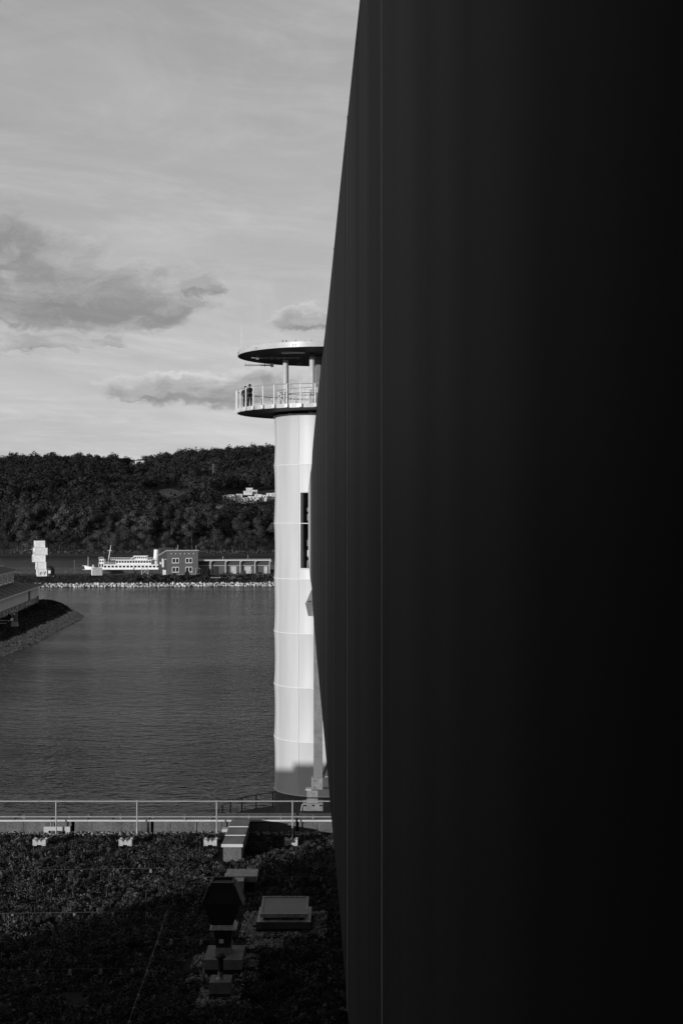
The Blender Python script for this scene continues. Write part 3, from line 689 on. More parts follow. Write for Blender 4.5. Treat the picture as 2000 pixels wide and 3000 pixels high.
fn = MB(); fn.v = r1 + r2; fn.f = [(k, (k+1) % 14, 14+(k+1) % 14, 14+k) for k in range(14)] + [tuple(range(14, 28))]; fn.build('funnel_top', 'black', fu, True)

# ================================================================== LEFT BANK AND WAREHOUSE
wl = [(-330, 232), (-120, 236), (-66.5, 244), (-65, 271), (-64.8, 297), (-67.2, 339), (-68.6, 372), (-69.6, 384), (-73, 394), (-84, 403), (-120, 410), (-330, 420)]
def inset(pts, o):
    c = np.array(pts); out = []
    for i in range(len(c)):
        a = c[max(i-1, 0)]; b = c[min(i+1, len(c)-1)]; tdir = (b-a)/np.linalg.norm(b-a); nrm = np.array([-tdir[1], tdir[0]]); out.append(tuple(c[i] + nrm*o))
    return out
dense = []
for i in range(len(wl)-1):
    k = max(2, int(np.hypot(wl[i+1][0]-wl[i][0], wl[i+1][1]-wl[i][1])/4) if i not in (0, 10) else 6)
    for s in range(k): dense.append((lerp(wl[i][0], wl[i+1][0], s/k), lerp(wl[i][1], wl[i+1][1], s/k)))
dense.append(wl[-1]); LZ = 4.0
levels = [(-1.5, -1.0), (0, 0), (2.6, 1.6), (5.0, 3.1), (7.5, LZ)]
m = MB(); rowsv = []
for o, z in levels: rowsv.append([(x, y, z) for x, y in inset(dense, o)])
n = len(dense)
for r in rowsv: m.v += r
for a in range(len(levels)-1):
    for j in range(n-1): m.f.append((a*n+j, a*n+j+1, (a+1)*n+j+1, (a+1)*n+j))
top = rowsv[-1]; i0 = (len(levels)-1)*n; m.f.append(tuple(i0+j for j in range(n)))
tag(m.build('harbour_bank', 'grass_black'), 'dark grassy headland on the near side of the harbour mouth', 'bank', kind='structure')
def g_():
    k = rng.integers(8, n-10); s = rng.uniform(); p = inset(dense[k-1:k+2], (o := rng.uniform(-.2, 2.7)))[1]; q = dense[k+1]; pp = dense[k]
    return (p[0] + (q[0]-pp[0])*s, p[1] + (q[1]-pp[1])*s, max(0, o*.615))
scatter_rocks('bank_riprap', 2600, g_, .2, .55, 'riprap_grey', 'grey stones lining the waterline of the dark headland')
n2 = 14000; P = []; cc = inset(dense, 0)
for k in range(n2):
    i = rng.integers(7, n-10); o = rng.uniform(3.2, 9.0) if k % 2 else rng.uniform(6.5, 16); x, y = inset(dense[i-1:i+2], o)[1]; q = dense[i+1]; s = rng.uniform()
    z = np.interp(o, [0, 2.6, 5, 7.5, 99], [0, 1.6, 3.1, LZ, LZ]) + rng.uniform(0, .35); P.append((x + (q[0]-dense[i][0])*s, y + (q[1]-dense[i][1])*s, z))
v, f = leaves(np.array(P), np.tile([0, -.1, .9], (n2, 1)), np.full(n2, .2)); tag(mesh_np('headland_grass', v, f, 'grass_black'), 'rough dark grass on the headland', 'grass', kind='stuff')

# warehouse: local x to the right (towards the water), local y away along the wall
wd = np.array([-5.2, 65.0]); wd /= np.linalg.norm(wd); ang = atan2(wd[1], wd[0]) - pi/2
t = thing('warehouse', 'old long warehouse with clerestory and lean-to roof on the dark headland', 'warehouse', (-81.3, 382, LZ), ang)
EZ = 4.7; Lw = 120
MB().box(-40, 0, -Lw, 0, 1.6, EZ).build('wall', 'barn_wall', t)
pb = MB().box(-40, .12, -Lw, .12, -1, 1.6); pb.build('plinth', 'barn_plinth', t)
for k in range(48):                                            # vertical boards standing proud
    y = -1.0 - k*2.0; MB().box(0, .05, y-.9, y+.85, 1.62, EZ-.05).build('wall_board', 'barn_wall', t)
MB().hexa([(-7.2, -Lw, 5.3), (1.6, -Lw, EZ), (1.6, 1.6, EZ), (-7.2, 1.6, 5.3), (-7.2, -Lw, 5.5), (1.6, -Lw, EZ+.18), (1.6, 1.6, EZ+.18), (-7.2, 1.6, 5.5)]).build('lean_to_roof', 'barn_roof', t)
MB().box(1.6, 1.75, -Lw, 1.7, EZ-.1, EZ+.14).build('eave_board', 'barn_wall', t); MB().box(-34, 1.6, 1.6, 1.75, EZ-.1, EZ+.16).build('eave_board', 'barn_wall', t)
MB().box(-30, -6.6, -Lw, -1.5, 5.0, 8.3).build('upper_wall', 'barn_upper', t)
MB().box(-31, -5.6, -Lw, -.5, 8.3, 8.75).build('gutter', 'barn_wall', t)
rx0, rx1, ry0, ry1 = -31, -5.4, -Lw, -.3; xm = -18.2; e = 8.75; rz_ = 12.6
m = MB(); m.quad((rx1, ry0, e), (rx1, ry1, e), (xm, ry1-12, rz_), (xm, ry0, rz_)).quad((rx0, ry1, e), (rx0, ry0, e), (xm, ry0, rz_), (xm, ry1-12, rz_)).poly([(rx1, ry1, e), (rx0, ry1, e), (xm, ry1-12, rz_)])
m.build('roof', 'barn_roof', t)
for k in range(14):
    y = -2.2 - k*7.5; MB().box(-6.6, -6.2, y-.25, y+.25, 5.2, 8.3).build('pilaster', 'barn_upper', t)
    for s in (-2.6, -4.8):
        w = MB().box(-6.6, -6.5, y+s-.55, y+s+.55, 5.9, 7.6).build('window', 'barn_wall', t); MB().box(-6.52, -6.46, y+s-.4, y+s+.1, 6.0, 7.5).build('pane', 'window_glass', w)
    MB().tube([(-6.3, y, 8.0), (.4, y+.3, 5.0)], .04, 5).build('stay_rod', 'black', t)
MB().box(.03, .14, -19.5, -17.0, .3, 4.2).build('door', 'shed_dark', t); MB().box(.04, .16, -3.5, -1.0, .3, 1.9).build('door', 'shed_dark', t)
g = MB()
for k in range(70):
    y = -8 - rng.uniform(0, 55); z = rng.uniform(.2, 1.2); pts = [(.17, y, z)]
    for s in range(3): pts.append((.17, pts[-1][1] + rng.uniform(-.7, .7), float(np.clip(pts[-1][2] + rng.uniform(-.7, .7), .05, 1.45))))
    g.tube(pts, .07, 4)
g.build('graffiti', 'cabin_grey', t)['kind'] = 'stuff'
rl = MB().tube([(-9, -7, e+1.2), (-9, -1.5, e+1.2)], .06, 5)
for k in range(6): rl.tube([(-9, -7+k*1.1, e), (-9, -7+k*1.1, e+1.2)], .04, 5)
rl.build('roof_railing', 'barn_upper', t)
# bank-side post with switch gear
x, y = G(44, 1832, LZ); t = thing('mooring_light', 'grey concrete pillar with a lamp arm and white box on the headland', 'beacon', (x, y, LZ))
MB().taper(0, 0, -.2, .75, 1.35, 1.2, 1.15, 1.0).build('base_block', 'concrete', t); MB().box(-.05, .55, -.3, .3, .75, 2.9).build('pillar', 'shed_wall', t)
MB().box(-.95, .75, -.12, .12, 2.9, 3.0).build('top_arm', 'cabin_grey', t); MB().tube([(-.35, -.1, 2.9), (-.6, -.1, 2.0), (-.2, -.1, 1.3)], .06, 6).build('conduit', 'cabin_grey', t)
MB().box(-.75, -.2, -.6, -.4, .95, 1.5).build('white_box', 'white_paint', t); MB().tube([(0, -.4, 2.2), (0, -.4, 2.6)], .16, 8).build('lamp', 'cabin_grey', t)
x, y = G(26, 1829, LZ); t = thing('bollard', 'short dark bollard with white band beside the concrete pillar', 'bollard', (x, y, LZ))
MB().tube([(0, 0, -.2), (0, 0, 1.0)], .13, 8).build('stem', 'black', t); MB().tube([(0, 0, .6), (0, 0, .85)], .14, 8).build('band', 'cabin_grey', t)
t = thing('pipe_rail', 'two thin grey pipes running along the headland to the pillar', 'pipe', (-69.5, 300, LZ))
for z in (.35, .95): MB().tube([(-9, -3, z), (-1, 0, z)], .06, 6).build('pipe', 'cabin_grey', t)
MB().tube([(-6, -2, -.1), (-6, -2, 1)], .06, 6).build('support', 'cabin_grey', t)

# ================================================================== TOWER
TX, TY = -1.31, 114.0; TR = 4.08
tw = thing('observation_tower', 'round white membrane tower with open viewing deck and flat disc roof', 'tower', (TX, TY, 0))
rings = [4.63, 8.8, 13.0, 17.2, 21.43, 25.78, 30.35, 34.25]
def tp(th, r, z): return (-r*sin(th), -r*cos(th), z)           # th: from the viewer's side round to the left
T0 = radians(30.2); DT = radians(36)
def skin(th0, th1, z0, z1, Z0, Z1, nu=7, nv=8, m=None):
    m = m or MB(); b = len(m.v)
    for i in range(nv+1):
        z = lerp(z0, z1, i/nv); s = sin(pi*(z-Z0)/(Z1-Z0))
        for j in range(nu+1):
            th = lerp(th0, th1, j/nu); m.v.append(tp(th, TR - .075*s**.8 if s > 0 else TR, z))
    for i in range(nv):
        for j in range(nu): a = b + i*(nu+1)+j; m.f.append((a, a+nu+1, a+nu+2, a+1))
    return m
OZ0, OZ1 = 22.26, 28.2; OA, OB = radians(27.6), radians(-4)
for i in range(7):
    Z0, Z1 = rings[i], rings[i+1]; src = None
    for k in range(10):
        if k == 0 and i in (4, 5):
            a0, a1 = T0-DT, T0; lo, hi = max(Z0, OZ0), min(Z1, OZ1)
            m = skin(a0, a1, Z0 if i == 4 else hi, OZ0 if i == 4 else Z1, Z0, Z1, nv=4)
            skin(OA, a1, lo, hi, Z0, Z1, 1, 8, m); skin(a0, OB, lo, hi, Z0, Z1, 1, 8, m); m.build('skin_panel', 'skin_white', tw, True); continue
        if src is None:
            src = skin(T0-DT, T0, Z0, Z1, Z0, Z1).build('skin_panel', 'skin_white', tw, True); src.rotation_euler = (0, 0, -DT*k)
        else: inst(src, tw, rot=(0, 0, -DT*k))
def torus(r, z, a, m=None, n=72):
    m = m or MB(); return m.lathe([(r + a*cos(w), z + a*sin(w)) for w in np.linspace(0, 2*pi, 7)[:-1]], n, close=True)
for z in rings[:-1]:
    torus(TR+.0, z, .035).build('ring_seam', 'skin_seam', tw, True)
torus(TR, rings[-1], .09).build('top_ring', 'skin_seam', tw, True)
for k in range(10):
    th = T0 + k*DT; m = MB()
    for i in range(7):
        Z0, Z1 = rings[i], rings[i+1]; m.tube([tp(th, TR - .075*max(0, sin(pi*q/6))**.8 + .02, lerp(Z0, Z1, q/6)) for q in range(7)], .028, 5, cap=False)
    m.build('rib_seam', 'skin_seam', tw)
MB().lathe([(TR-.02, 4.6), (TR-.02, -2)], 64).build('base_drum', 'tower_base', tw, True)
MB().lathe([(3.0, 0), (3.0, 34.3), (0, 34.3)], 40).build('core', 'interior', tw, True)
MB().lathe([(TR-.05, 34.22), (0, 34.26)], 48).build('skin_cap', 'skin_white', tw)
# opening in the skin
m = MB()
for q in range(9):
    z0, z1 = lerp(OZ0, OZ1, q/9), lerp(OZ0, OZ1, (q+1)/9); m.hexa([tp(OA+.03, TR-.95, z0), tp(OA, TR-.12, z0), tp(OA-.05, TR-.12, z0), tp(OA-.05, TR-.95, z0), tp(OA+.03, TR-.95, z1), tp(OA, TR-.12, z1), tp(OA-.05, TR-.12, z1), tp(OA-.05, TR-.95, z1)])
m.build('opening_jamb', 'black', tw)
MB().tube([tp(OA, TR-.03, OZ0), tp(OA, TR-.03, OZ1)], .05, 4).build('opening_frame', 'skin_seam', tw)
for z in (OZ0, OZ1): MB().tube([tp(lerp(OA, OB, q/8), TR-.03, z) for q in range(9)], .05, 4).build('opening_frame', 'skin_seam', tw)
for z0, z1, a0, a1, mm in ((27.3, 28.1, 21, 19, 'white_paint'), (26.7, 27.0, 24, 16, 'core_panel'), (26.0, 26.5, 23, 16, 'core_panel'), (24.9, 25.05, 18, 8, 'white_paint'), (24.0, 24.5, 23, 18, 'core_panel'), (23.2, 23.7, 22.5, 20.5, 'white_paint'), (22.3, 23.1, 19.5, 8, 'white_paint'), (23.1, 23.6, 18, 10, 'white_paint'), (22.3, 22.9, 24, 21, 'core_panel')):
    MB().hexa([tp(radians(a0), 3.3, z0), tp(radians(a0), 3.5, z0), tp(radians(a1), 3.5, z0), tp(radians(a1), 3.3, z0), tp(radians(a0), 3.3, z1), tp(radians(a0), 3.5, z1), tp(radians(a1), 3.5, z1), tp(radians(a1), 3.3, z1)]).build('inner_board', mm, tw)
# deck
RD = 7.02; DZ0, DZ1 = 34.54, 34.84
dk = MB().lathe([(RD, DZ0), (RD, DZ1)], 96).build('deck_rim', 'white_metal', tw, True)
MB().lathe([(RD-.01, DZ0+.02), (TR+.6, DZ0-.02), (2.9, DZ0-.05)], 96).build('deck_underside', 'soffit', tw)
MB().lathe([(RD-.01, DZ1-.01), (0, DZ1-.01)], 96).build('deck_floor', 'deck_floor', tw)
for k in range(12):
    th = T0 + k*radians(30) - .2
    for q in (-.03, .03):
        for z in (DZ0+.09, DZ0+.2): MB().tube([tp(th+q*.45, RD-.02, z), tp(th+q*.45, RD+.025, z)], .035, 6).build('rim_bolt', 'black', dk)
rails = MB().tube([tp(2*pi*q/96, RD+.02, 36.33) for q in range(97)], .035, 6, cap=False).build('handrail', 'rail_steel', tw, True)
for k in range(40):
    th = radians(5.4 + 9*k); p = MB().tube([tp(th, RD+.06, DZ0+.05), tp(th, RD+.06, 36.31)], .055, 6).build('railing_post', 'white_paint', tw)
    MB().cbox(0, 0, 0, .22, .2, .26).build('post_shoe', 'white_paint', p, loc=tp(th, RD+.1, DZ0+.02)).rotation_euler = (0, 0, -th)
for z in (35.15, 35.5, 35.85): MB().tube([tp(2*pi*q/96, RD+.06, z) for q in range(97)], .008, 4, cap=False).build('railing_wire', 'galvanised', tw)
# inner stair rail
torus(3.75, 36.33, .035).build('inner_handrail', 'rail_steel', tw, True); torus(3.75, 35.95, .025).build('inner_midrail', 'rail_steel', tw, True)
for k in range(22):
    th = radians(9 + 16.4*k); MB().tube([tp(th, 3.75, DZ1), tp(th, 3.75, 36.3)], .045, 6).build('inner_post', 'white_paint', tw)
m = MB()
for k in range(70):
    for z in np.arange(34.92, 36.25, .055):
        th = radians(2 + k*.68)
        if rng.uniform() < .55: m.quad(tp(th, 3.72, z), tp(th+radians(.45), 3.72, z), tp(th+radians(.45), 3.72, z+.035), tp(th, 3.72, z+.035))
m.build('speckled_screen', 'white_metal', tw)
for k in range(9): MB().lathe([(.22, 34.2), (.22, DZ0+.05)], 14, *tp(radians(20 + 40*k), 3.1, 0)[:2]).build('bearing_stub', 'white_paint', tw, True)
# columns and roof
CZ = 39.1
for th, r in ((85.0, 3.15), (21.0, 2.72), (-45, 2.9), (-120, 2.9)):
    x, y, _ = tp(radians(th), r, 0); c = MB().lathe([(.225, DZ1), (.225, CZ-.28)], 20, x, y).build('column', 'column_paint', tw, True)
    MB().lathe([(.17, CZ-.3), (.17, CZ-.16), (.24, CZ-.15), (.24, CZ-.04)], 16, x, y).build('column_head', 'core_panel', c, True)
MB().box(-.75, 2.2, -1.0, 1.6, DZ1, CZ-.02).build('lift_core', 'core_panel', tw)
for x in (-.35, .5, 1.3): MB().box(x, x+.03, -1.02, -1.0, DZ1, CZ-.05).build('panel_joint', 'interior', tw)
RR = 6.98
rr = MB().lathe([(RR, CZ), (RR, CZ+.3), (RR-.02, CZ+.3)], 96).build('roof_rim', 'white_metal', tw, True)
MB().lathe([(RR-.06, CZ+.3), (RR-.06, CZ+.42), (RR-.2, CZ+.44), (0, CZ+.5)], 96).build('roof_sheet', 'white_metal', tw, True)
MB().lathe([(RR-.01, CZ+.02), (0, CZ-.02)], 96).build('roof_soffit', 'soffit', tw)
for k in range(12):
    th = T0 + k*radians(30) - .2
    for q in (-.03, .03):
        for z in (CZ+.08, CZ+.2): MB().tube([tp(th+q*.45, RR-.02, z), tp(th+q*.45, RR+.025, z)], .035, 6).build('rim_bolt', 'black', rr)
for k in range(30): th = radians(12*k); MB().cbox(0, 0, 0, .06, .06, .07).build('sheet_clip', 'galvanised', rr, loc=tp(th, RR-.1, CZ+.43))
def L2(px, d): return XD(px, d) - TX
MB().box(L2(825, 110.2), L2(893, 110.2), -3.87, -3.72, CZ-.16, CZ-.03).build('strip_light', 'container_white', tw)
p = MB().tube([(L2(737, 112.7), -1.3, CZ-.2), (L2(882, 112.7), -1.3, CZ-.2)], .055, 8).build('ceiling_pipe', 'rail_steel', tw)
for px in (752, 757, 797, 815, 872): MB().cbox(L2(px, 112.7), -1.3, CZ-.36, .06, .16, .36).build('pipe_hanger', 'rail_steel', p)
p = MB().tube([(L2(716, 118), 4, CZ-.2), (L2(800, 118), 4, CZ-.22)], .06, 8).build('ceiling_pipe', 'rail_steel', tw)
for px in (719, 728, 736, 776): MB().cbox(L2(px, 118), 4, CZ-.34, .05, .16, .34).build('pipe_hanger', 'rail_steel', p)
MB().cbox(L2(797, 117.5), 3.5, CZ-.42, .24, .2, .3).build('floodlight', 'white_paint', tw)
MB().cbox(L2(878, 117), 3.0, CZ-.3, .4, .3, .18).build('junction_box', 'core_panel', tw)
MB().tube([(L2(708.4, 111), -3.2, CZ+.3), (L2(708.4, 111), -3.2, CZ+2.05)], .03, 6, .018).build('antenna', 'white_paint', tw)
MB().box(L2(921, 113), L2(965, 113), -1.6, -.6, CZ+.45, CZ+.78).build('roof_box', 'white_metal', tw)
for px in (828, 838, 866, 912): MB().tube([(L2(px, 108), -5.9, CZ+.4), (L2(px, 108), -5.9, CZ+.62)], .03, 5).build('roof_stud', 'black', tw)

# round pier at the tower foot
pr_ = thing('round_pier', 'dark round landing with curved railing at the tower foot', 'pier', (TX, TY, 0))
MB().lathe([(8.7, -2), (8.7, 1.65), (0, 1.66)], 80).build('landing', 'earth_dark', pr_)
MB().tube([tp(radians(30 + q*3), 8.55, 2.8) for q in range(70)], .035, 6).build('handrail', 'black', pr_)
for q in range(18): th = radians(33 + q*11.5); MB().tube([tp(th, 8.55, 1.6), tp(th, 8.55, 2.8)], .06, 6).build('railing_post', 'black', pr_)

# ================================================================== PEOPLE ON THE DECK
def person(loc, rz, label, arm_out, h=1.0):
    t = thing('person', label, 'person', loc, rz)
    J = {'pel': (0, 0, .95, .15, .11), 'bel': (0, .0, 1.1, .18, .125), 'che': (0, -.01, 1.3, .20, .13), 'sho': (0, 0, 1.43, .12, .09), 'nec': (0, 0, 1.52, .058, .058), 'he1': (0, .02, 1.6, .075, .085), 'he2': (0, .015, 1.7, .085, .1), 'he3': (0, 0, 1.77, .05, .06)}
    E = [('pel', 'bel'), ('bel', 'che'), ('che', 'sho'), ('sho', 'nec'), ('nec', 'he1'), ('he1', 'he2'), ('he2', 'he3')]
    for s, n in ((-1, 'l'), (1, 'r')):
        J['hip'+n] = (s*.10, 0, .86, .105, .105); J['kne'+n] = (s*.115, .02, .48, .08, .08); J['ank'+n] = (s*.12, -.03, .09, .055, .055); J['toe'+n] = (s*.14, .15, .04, .05, .035)
        J['sha'+n] = (s*.21, 0, 1.42, .085, .085); J['elb'+n] = (s*(.27 + arm_out*.06), -.06, 1.14, .068, .068); J['wri'+n] = (s*.2, .17, 1.02, .038, .038); J['pal'+n] = (s*.15, .22, 1.0, .036, .028)
        E += [('pel', 'hip'+n), ('hip'+n, 'kne'+n), ('kne'+n, 'ank'+n), ('ank'+n, 'toe'+n), ('sho', 'sha'+n), ('sha'+n, 'elb'+n), ('elb'+n, 'wri'+n), ('wri'+n, 'pal'+n)]
        for q in range(4): J['fi%d' % q+n] = (s*(.09 + .004*q), .245 - .006*abs(q-1), 1.03 - q*.02, .010, .010); E.append(('pal'+n, 'fi%d' % q+n))
        J['thu'+n] = (s*.16, .27, 1.04, .010, .010); E.append(('pal'+n, 'thu'+n))
    keys = list(J); me = bpy.data.meshes.new('body'); me.from_pydata([tuple(c*h for c in J[k][:3]) for k in keys], [(keys.index(a), keys.index(b)) for a, b in E], [])
    o = bpy.data.objects.new('body', me); C.objects.link(o); o.parent = t; me.materials.append(MATS['cloth_black'])
    sm = o.modifiers.new('Skin', 'SKIN'); sm.use_smooth_shade = True
    sv = me.skin_vertices[0].data if me.skin_vertices else None
    if sv is None:
        bpy.context.view_layer.objects.active = o; sv = me.skin_vertices[0].data
    for i, k in enumerate(keys): sv[i].radius = (J[k][3]*h, J[k][4]*h); sv[i].use_root = (k == 'pel')
    ss = o.modifiers.new('Sub', 'SUBSURF'); ss.levels = 1; ss.render_levels = 2
    MB().lathe([(0, 1.83*h), (.06*h, 1.82*h), (.1*h, 1.77*h), (.112*h, 1.7*h), (.1*h, 1.62*h), (.07*h, 1.585*h)], 14, 0, -.012).build('hair', 'hair', t, True)
    # jacket hem
    MB().lathe([(.185*h, 1.0*h), (.178*h, .88*h), (.186*h, .86*h), (.19*h, .9*h), (.175*h, 1.06*h)], 16).build('jacket_hem', 'cloth_black', t, True)
    return t
person((XD(732, 110.9), 110.9, DZ1), radians(-14), 'taller person in dark jacket and trousers standing with elbow out on the deck', 1.0, .99)
person((XD(719, 112.1), 112.1, DZ1), radians(10), 'second person in black seen behind the railing beside the taller one', .2, .97)

# ================================================================== MEMBRANE HALL (right)
WS = -.0269; WO = .262
def wx(d): return WO + WS*d
hz0, hz1 = 23.07, 28.43; HE = 47.2
TOPZ = np.array([(-10, 2.43), (6.58, 2.41), (8.55, 2.40), (10.95, 2.35), (15.2, 2.25), (18, 2.24), (23.7, 2.26), (26.6, 2.22), (30.3, 2.19), (36.4, 2.12), (41, 1.98), (44, 1.80), (45.5, 1.50), (46.6, 1.25), (47.2, 1.05)])
BOTZ = np.array([(-10, 2.95), (8.27, 2.927), (12.3, 2.77), (15.4, 2.72), (19.6, 2.67), (24.3, 2.67), (33, 2.55), (37, 2.43), (41, 2.32), (43.7, 2.22), (45.5, 1.9), (46.6, 1.57), (47.2, 1.2)])
def soft(T, d): return float(np.mean(np.interp(d + np.linspace(-3.6, 3.6, 15)*min(1, max(0, (HE - d)/3.8))*(1 if d > 16 else .5), T[:, 0], T[:, 1])))
def zt_(d): return EYE + soft(TOPZ, d)
def zb2_(d): return EYE - soft(BOTZ, d)
def wo_(d): return WO - .095*max(0, min(1, (d - 43.6)/(HE - 43.6)))**1.5
def wx2(d): return wo_(d) + WS*d
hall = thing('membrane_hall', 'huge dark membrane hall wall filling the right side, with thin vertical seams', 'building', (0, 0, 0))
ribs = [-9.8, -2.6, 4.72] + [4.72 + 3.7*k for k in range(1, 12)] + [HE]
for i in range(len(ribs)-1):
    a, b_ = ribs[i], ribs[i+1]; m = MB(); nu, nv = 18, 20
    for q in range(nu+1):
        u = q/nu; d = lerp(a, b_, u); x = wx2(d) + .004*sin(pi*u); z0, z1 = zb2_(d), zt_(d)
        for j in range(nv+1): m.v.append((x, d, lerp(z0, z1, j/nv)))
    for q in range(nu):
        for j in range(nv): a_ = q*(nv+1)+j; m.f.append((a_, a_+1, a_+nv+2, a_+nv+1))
    m.build('membrane_panel', 'membrane_sunlit' if i == len(ribs)-2 else 'membrane_dark', hall, True)
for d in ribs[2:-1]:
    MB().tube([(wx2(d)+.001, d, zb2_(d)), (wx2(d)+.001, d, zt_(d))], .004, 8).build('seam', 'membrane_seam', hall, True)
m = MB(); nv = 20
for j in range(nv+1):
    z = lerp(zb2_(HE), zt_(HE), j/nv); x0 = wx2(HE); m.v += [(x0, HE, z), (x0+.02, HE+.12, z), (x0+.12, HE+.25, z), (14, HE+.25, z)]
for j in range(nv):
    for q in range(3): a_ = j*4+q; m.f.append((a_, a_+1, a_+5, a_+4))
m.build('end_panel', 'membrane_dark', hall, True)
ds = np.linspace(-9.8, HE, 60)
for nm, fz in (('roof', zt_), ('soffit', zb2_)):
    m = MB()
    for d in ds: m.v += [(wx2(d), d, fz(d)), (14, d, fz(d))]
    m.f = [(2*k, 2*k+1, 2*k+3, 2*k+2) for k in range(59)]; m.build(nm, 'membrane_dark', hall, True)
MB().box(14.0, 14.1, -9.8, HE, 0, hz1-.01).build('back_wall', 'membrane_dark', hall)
# wing behind the viewer, closing the roof court
wg = thing('hall_wing', 'tall dark wing of the hall closing the roof court', 'building', (0, 0, 0))
MB().box(-42.6, 14, -26, -10, 0, 46).build('wall', 'membrane_dark', wg); MB().box(-42.8, 14.2, -26.2, -9.8, 46, 46.5).build('parapet', 'membrane_seam', wg)
for k in range(9): MB().box(-40 + k*4.5, -37.5 + k*4.5, -9.98, -9.9, 17, 44).build('window_strip', 'window_glass', wg)

# ================================================================== GREEN ROOF IN FRONT
RZ = 15.9; PD = 46.0; PT = 16.33
bld = thing('green_roof_building', 'flat-roofed block with planted roof and grey rendered parapet', 'building', (0, 0, 0))
MB().box(-75, 13.8, -9.5, PD+.25, 0, RZ).build('roof_slab', 'soil', bld)
MB().box(-75, -34, 30, PD-.4, RZ, 16.85).box(-55.7, -34, 30.5, PD-.42, 16.85, 17.3).build('roof_storey', 'render_grey', bld)
MB().box(-75, 40, PD+.25, 108, 0, 1.4).build('quay', 'earth_dark')
tag(bpy.data.objects['quay'], 'quay below the planted roof', 'quay', kind='structure')
joints = [-520, -430, -345, -251, 'g', -243, -180, -95, -22, 'g', -14, 70, 145, 211, 'g', 219, 270, 356, 443, 'g', 450, 500, 572, 650, 720, 790, 867, 'g', 875, 930, 990, 1070, 1150, 1240, 1330, 1420]
prev = None
for q in joints:
    if q == 'g': prev = 'g'; continue
    if prev not in (None, 'g'):
        x0, x1 = XD(prev, PD)+.006, XD(q, PD)-.006
        MB().box(x0, x1, PD-.02+rng.uniform(-.004, .004), PD+.2, RZ-.1, PT-.05).build('parapet_panel', 'render_grey', bld)
    prev = q
MB().box(XD(-600, PD), XD(1440, PD), PD+.1, PD+.245, RZ-.1, PT-.06).build('parapet_core', 'black', bld)
cj = [-500, -420, -310, -205, -100, -30, 44, 152, 258, 330, 438, 545, 622, 690, 778, 866, 'g', 872, 990, 1100, 1210, 1320, 1420]
prev = None
for q in cj:
    if q == 'g': prev = None; continue
    if prev is not None:
        x0, x1 = XD(prev, PD)+.004, XD(q, PD)-.004; zj = rng.uniform(-.003, .003)
        cp = MB().hexa([(x0, PD-.06, PT-.03+zj), (x1, PD-.06, PT-.03+zj), (x1, PD+.85, PT+.0+zj), (x0, PD+.85, PT+.0+zj), (x0, PD-.06, PT+zj), (x1, PD-.06, PT+zj), (x1, PD+.85, PT+.035+zj), (x0, PD+.85, PT+.035+zj)]).build('coping', 'coping', bld)
        MB().box(x0, x1, PD-.075, PD-.062, PT-.05+zj, PT+.004+zj).build('coping_lip', 'coping_lip', cp)
        MB().box(x1-.015, x1+.004, PD-.05, PD+.8, PT+.0+zj, PT+.055).build('standing_seam', 'coping', cp)
    prev = q
# overflow box on the parapet
ob = MB(); ox0, ox1 = XD(132, PD), XD(209, PD); oz0, oz1 = RZ+.02, ZD(2419, PD)
ob.box(ox0, ox1, PD-.16, PD-.03, oz1-.13, oz1).box(ox0, ox0+.15, PD-.16, PD-.03, oz0, oz1-.13).box(ox1-.15, ox1, PD-.16, PD-.03, oz0, oz1-.13)
ob = ob.build('overflow_hood', 'white_metal', bld); MB().box(ox0+.15, ox1-.15, PD-.06, PD-.035, oz0, oz1-.13).build('overflow_opening', 'black', ob)
for px in (151, 158, 574): MB().tube([(XD(px, PD), PD-.06, RZ+.02), (XD(px, PD), PD-.06, PT-.08)], .012, 6).build('parapet_cable', 'rail_steel', bld)

# lightning conductor on the coping
t = thing('coping_conductor', 'thin bright conductor rod clipped along the parapet coping', 'conductor', (0, PD+.1, PT+.1))
MB().tube([(XD(-520, PD), 0, 0), (XD(1200, PD), 0, 0)], .011, 6).build('rod', 'rail_steel', t)
for px in range(-400, 965, 94): MB().cbox(XD(px, PD), 0, -.09, .035, .06, .12).build('clip', 'rail_steel', t)

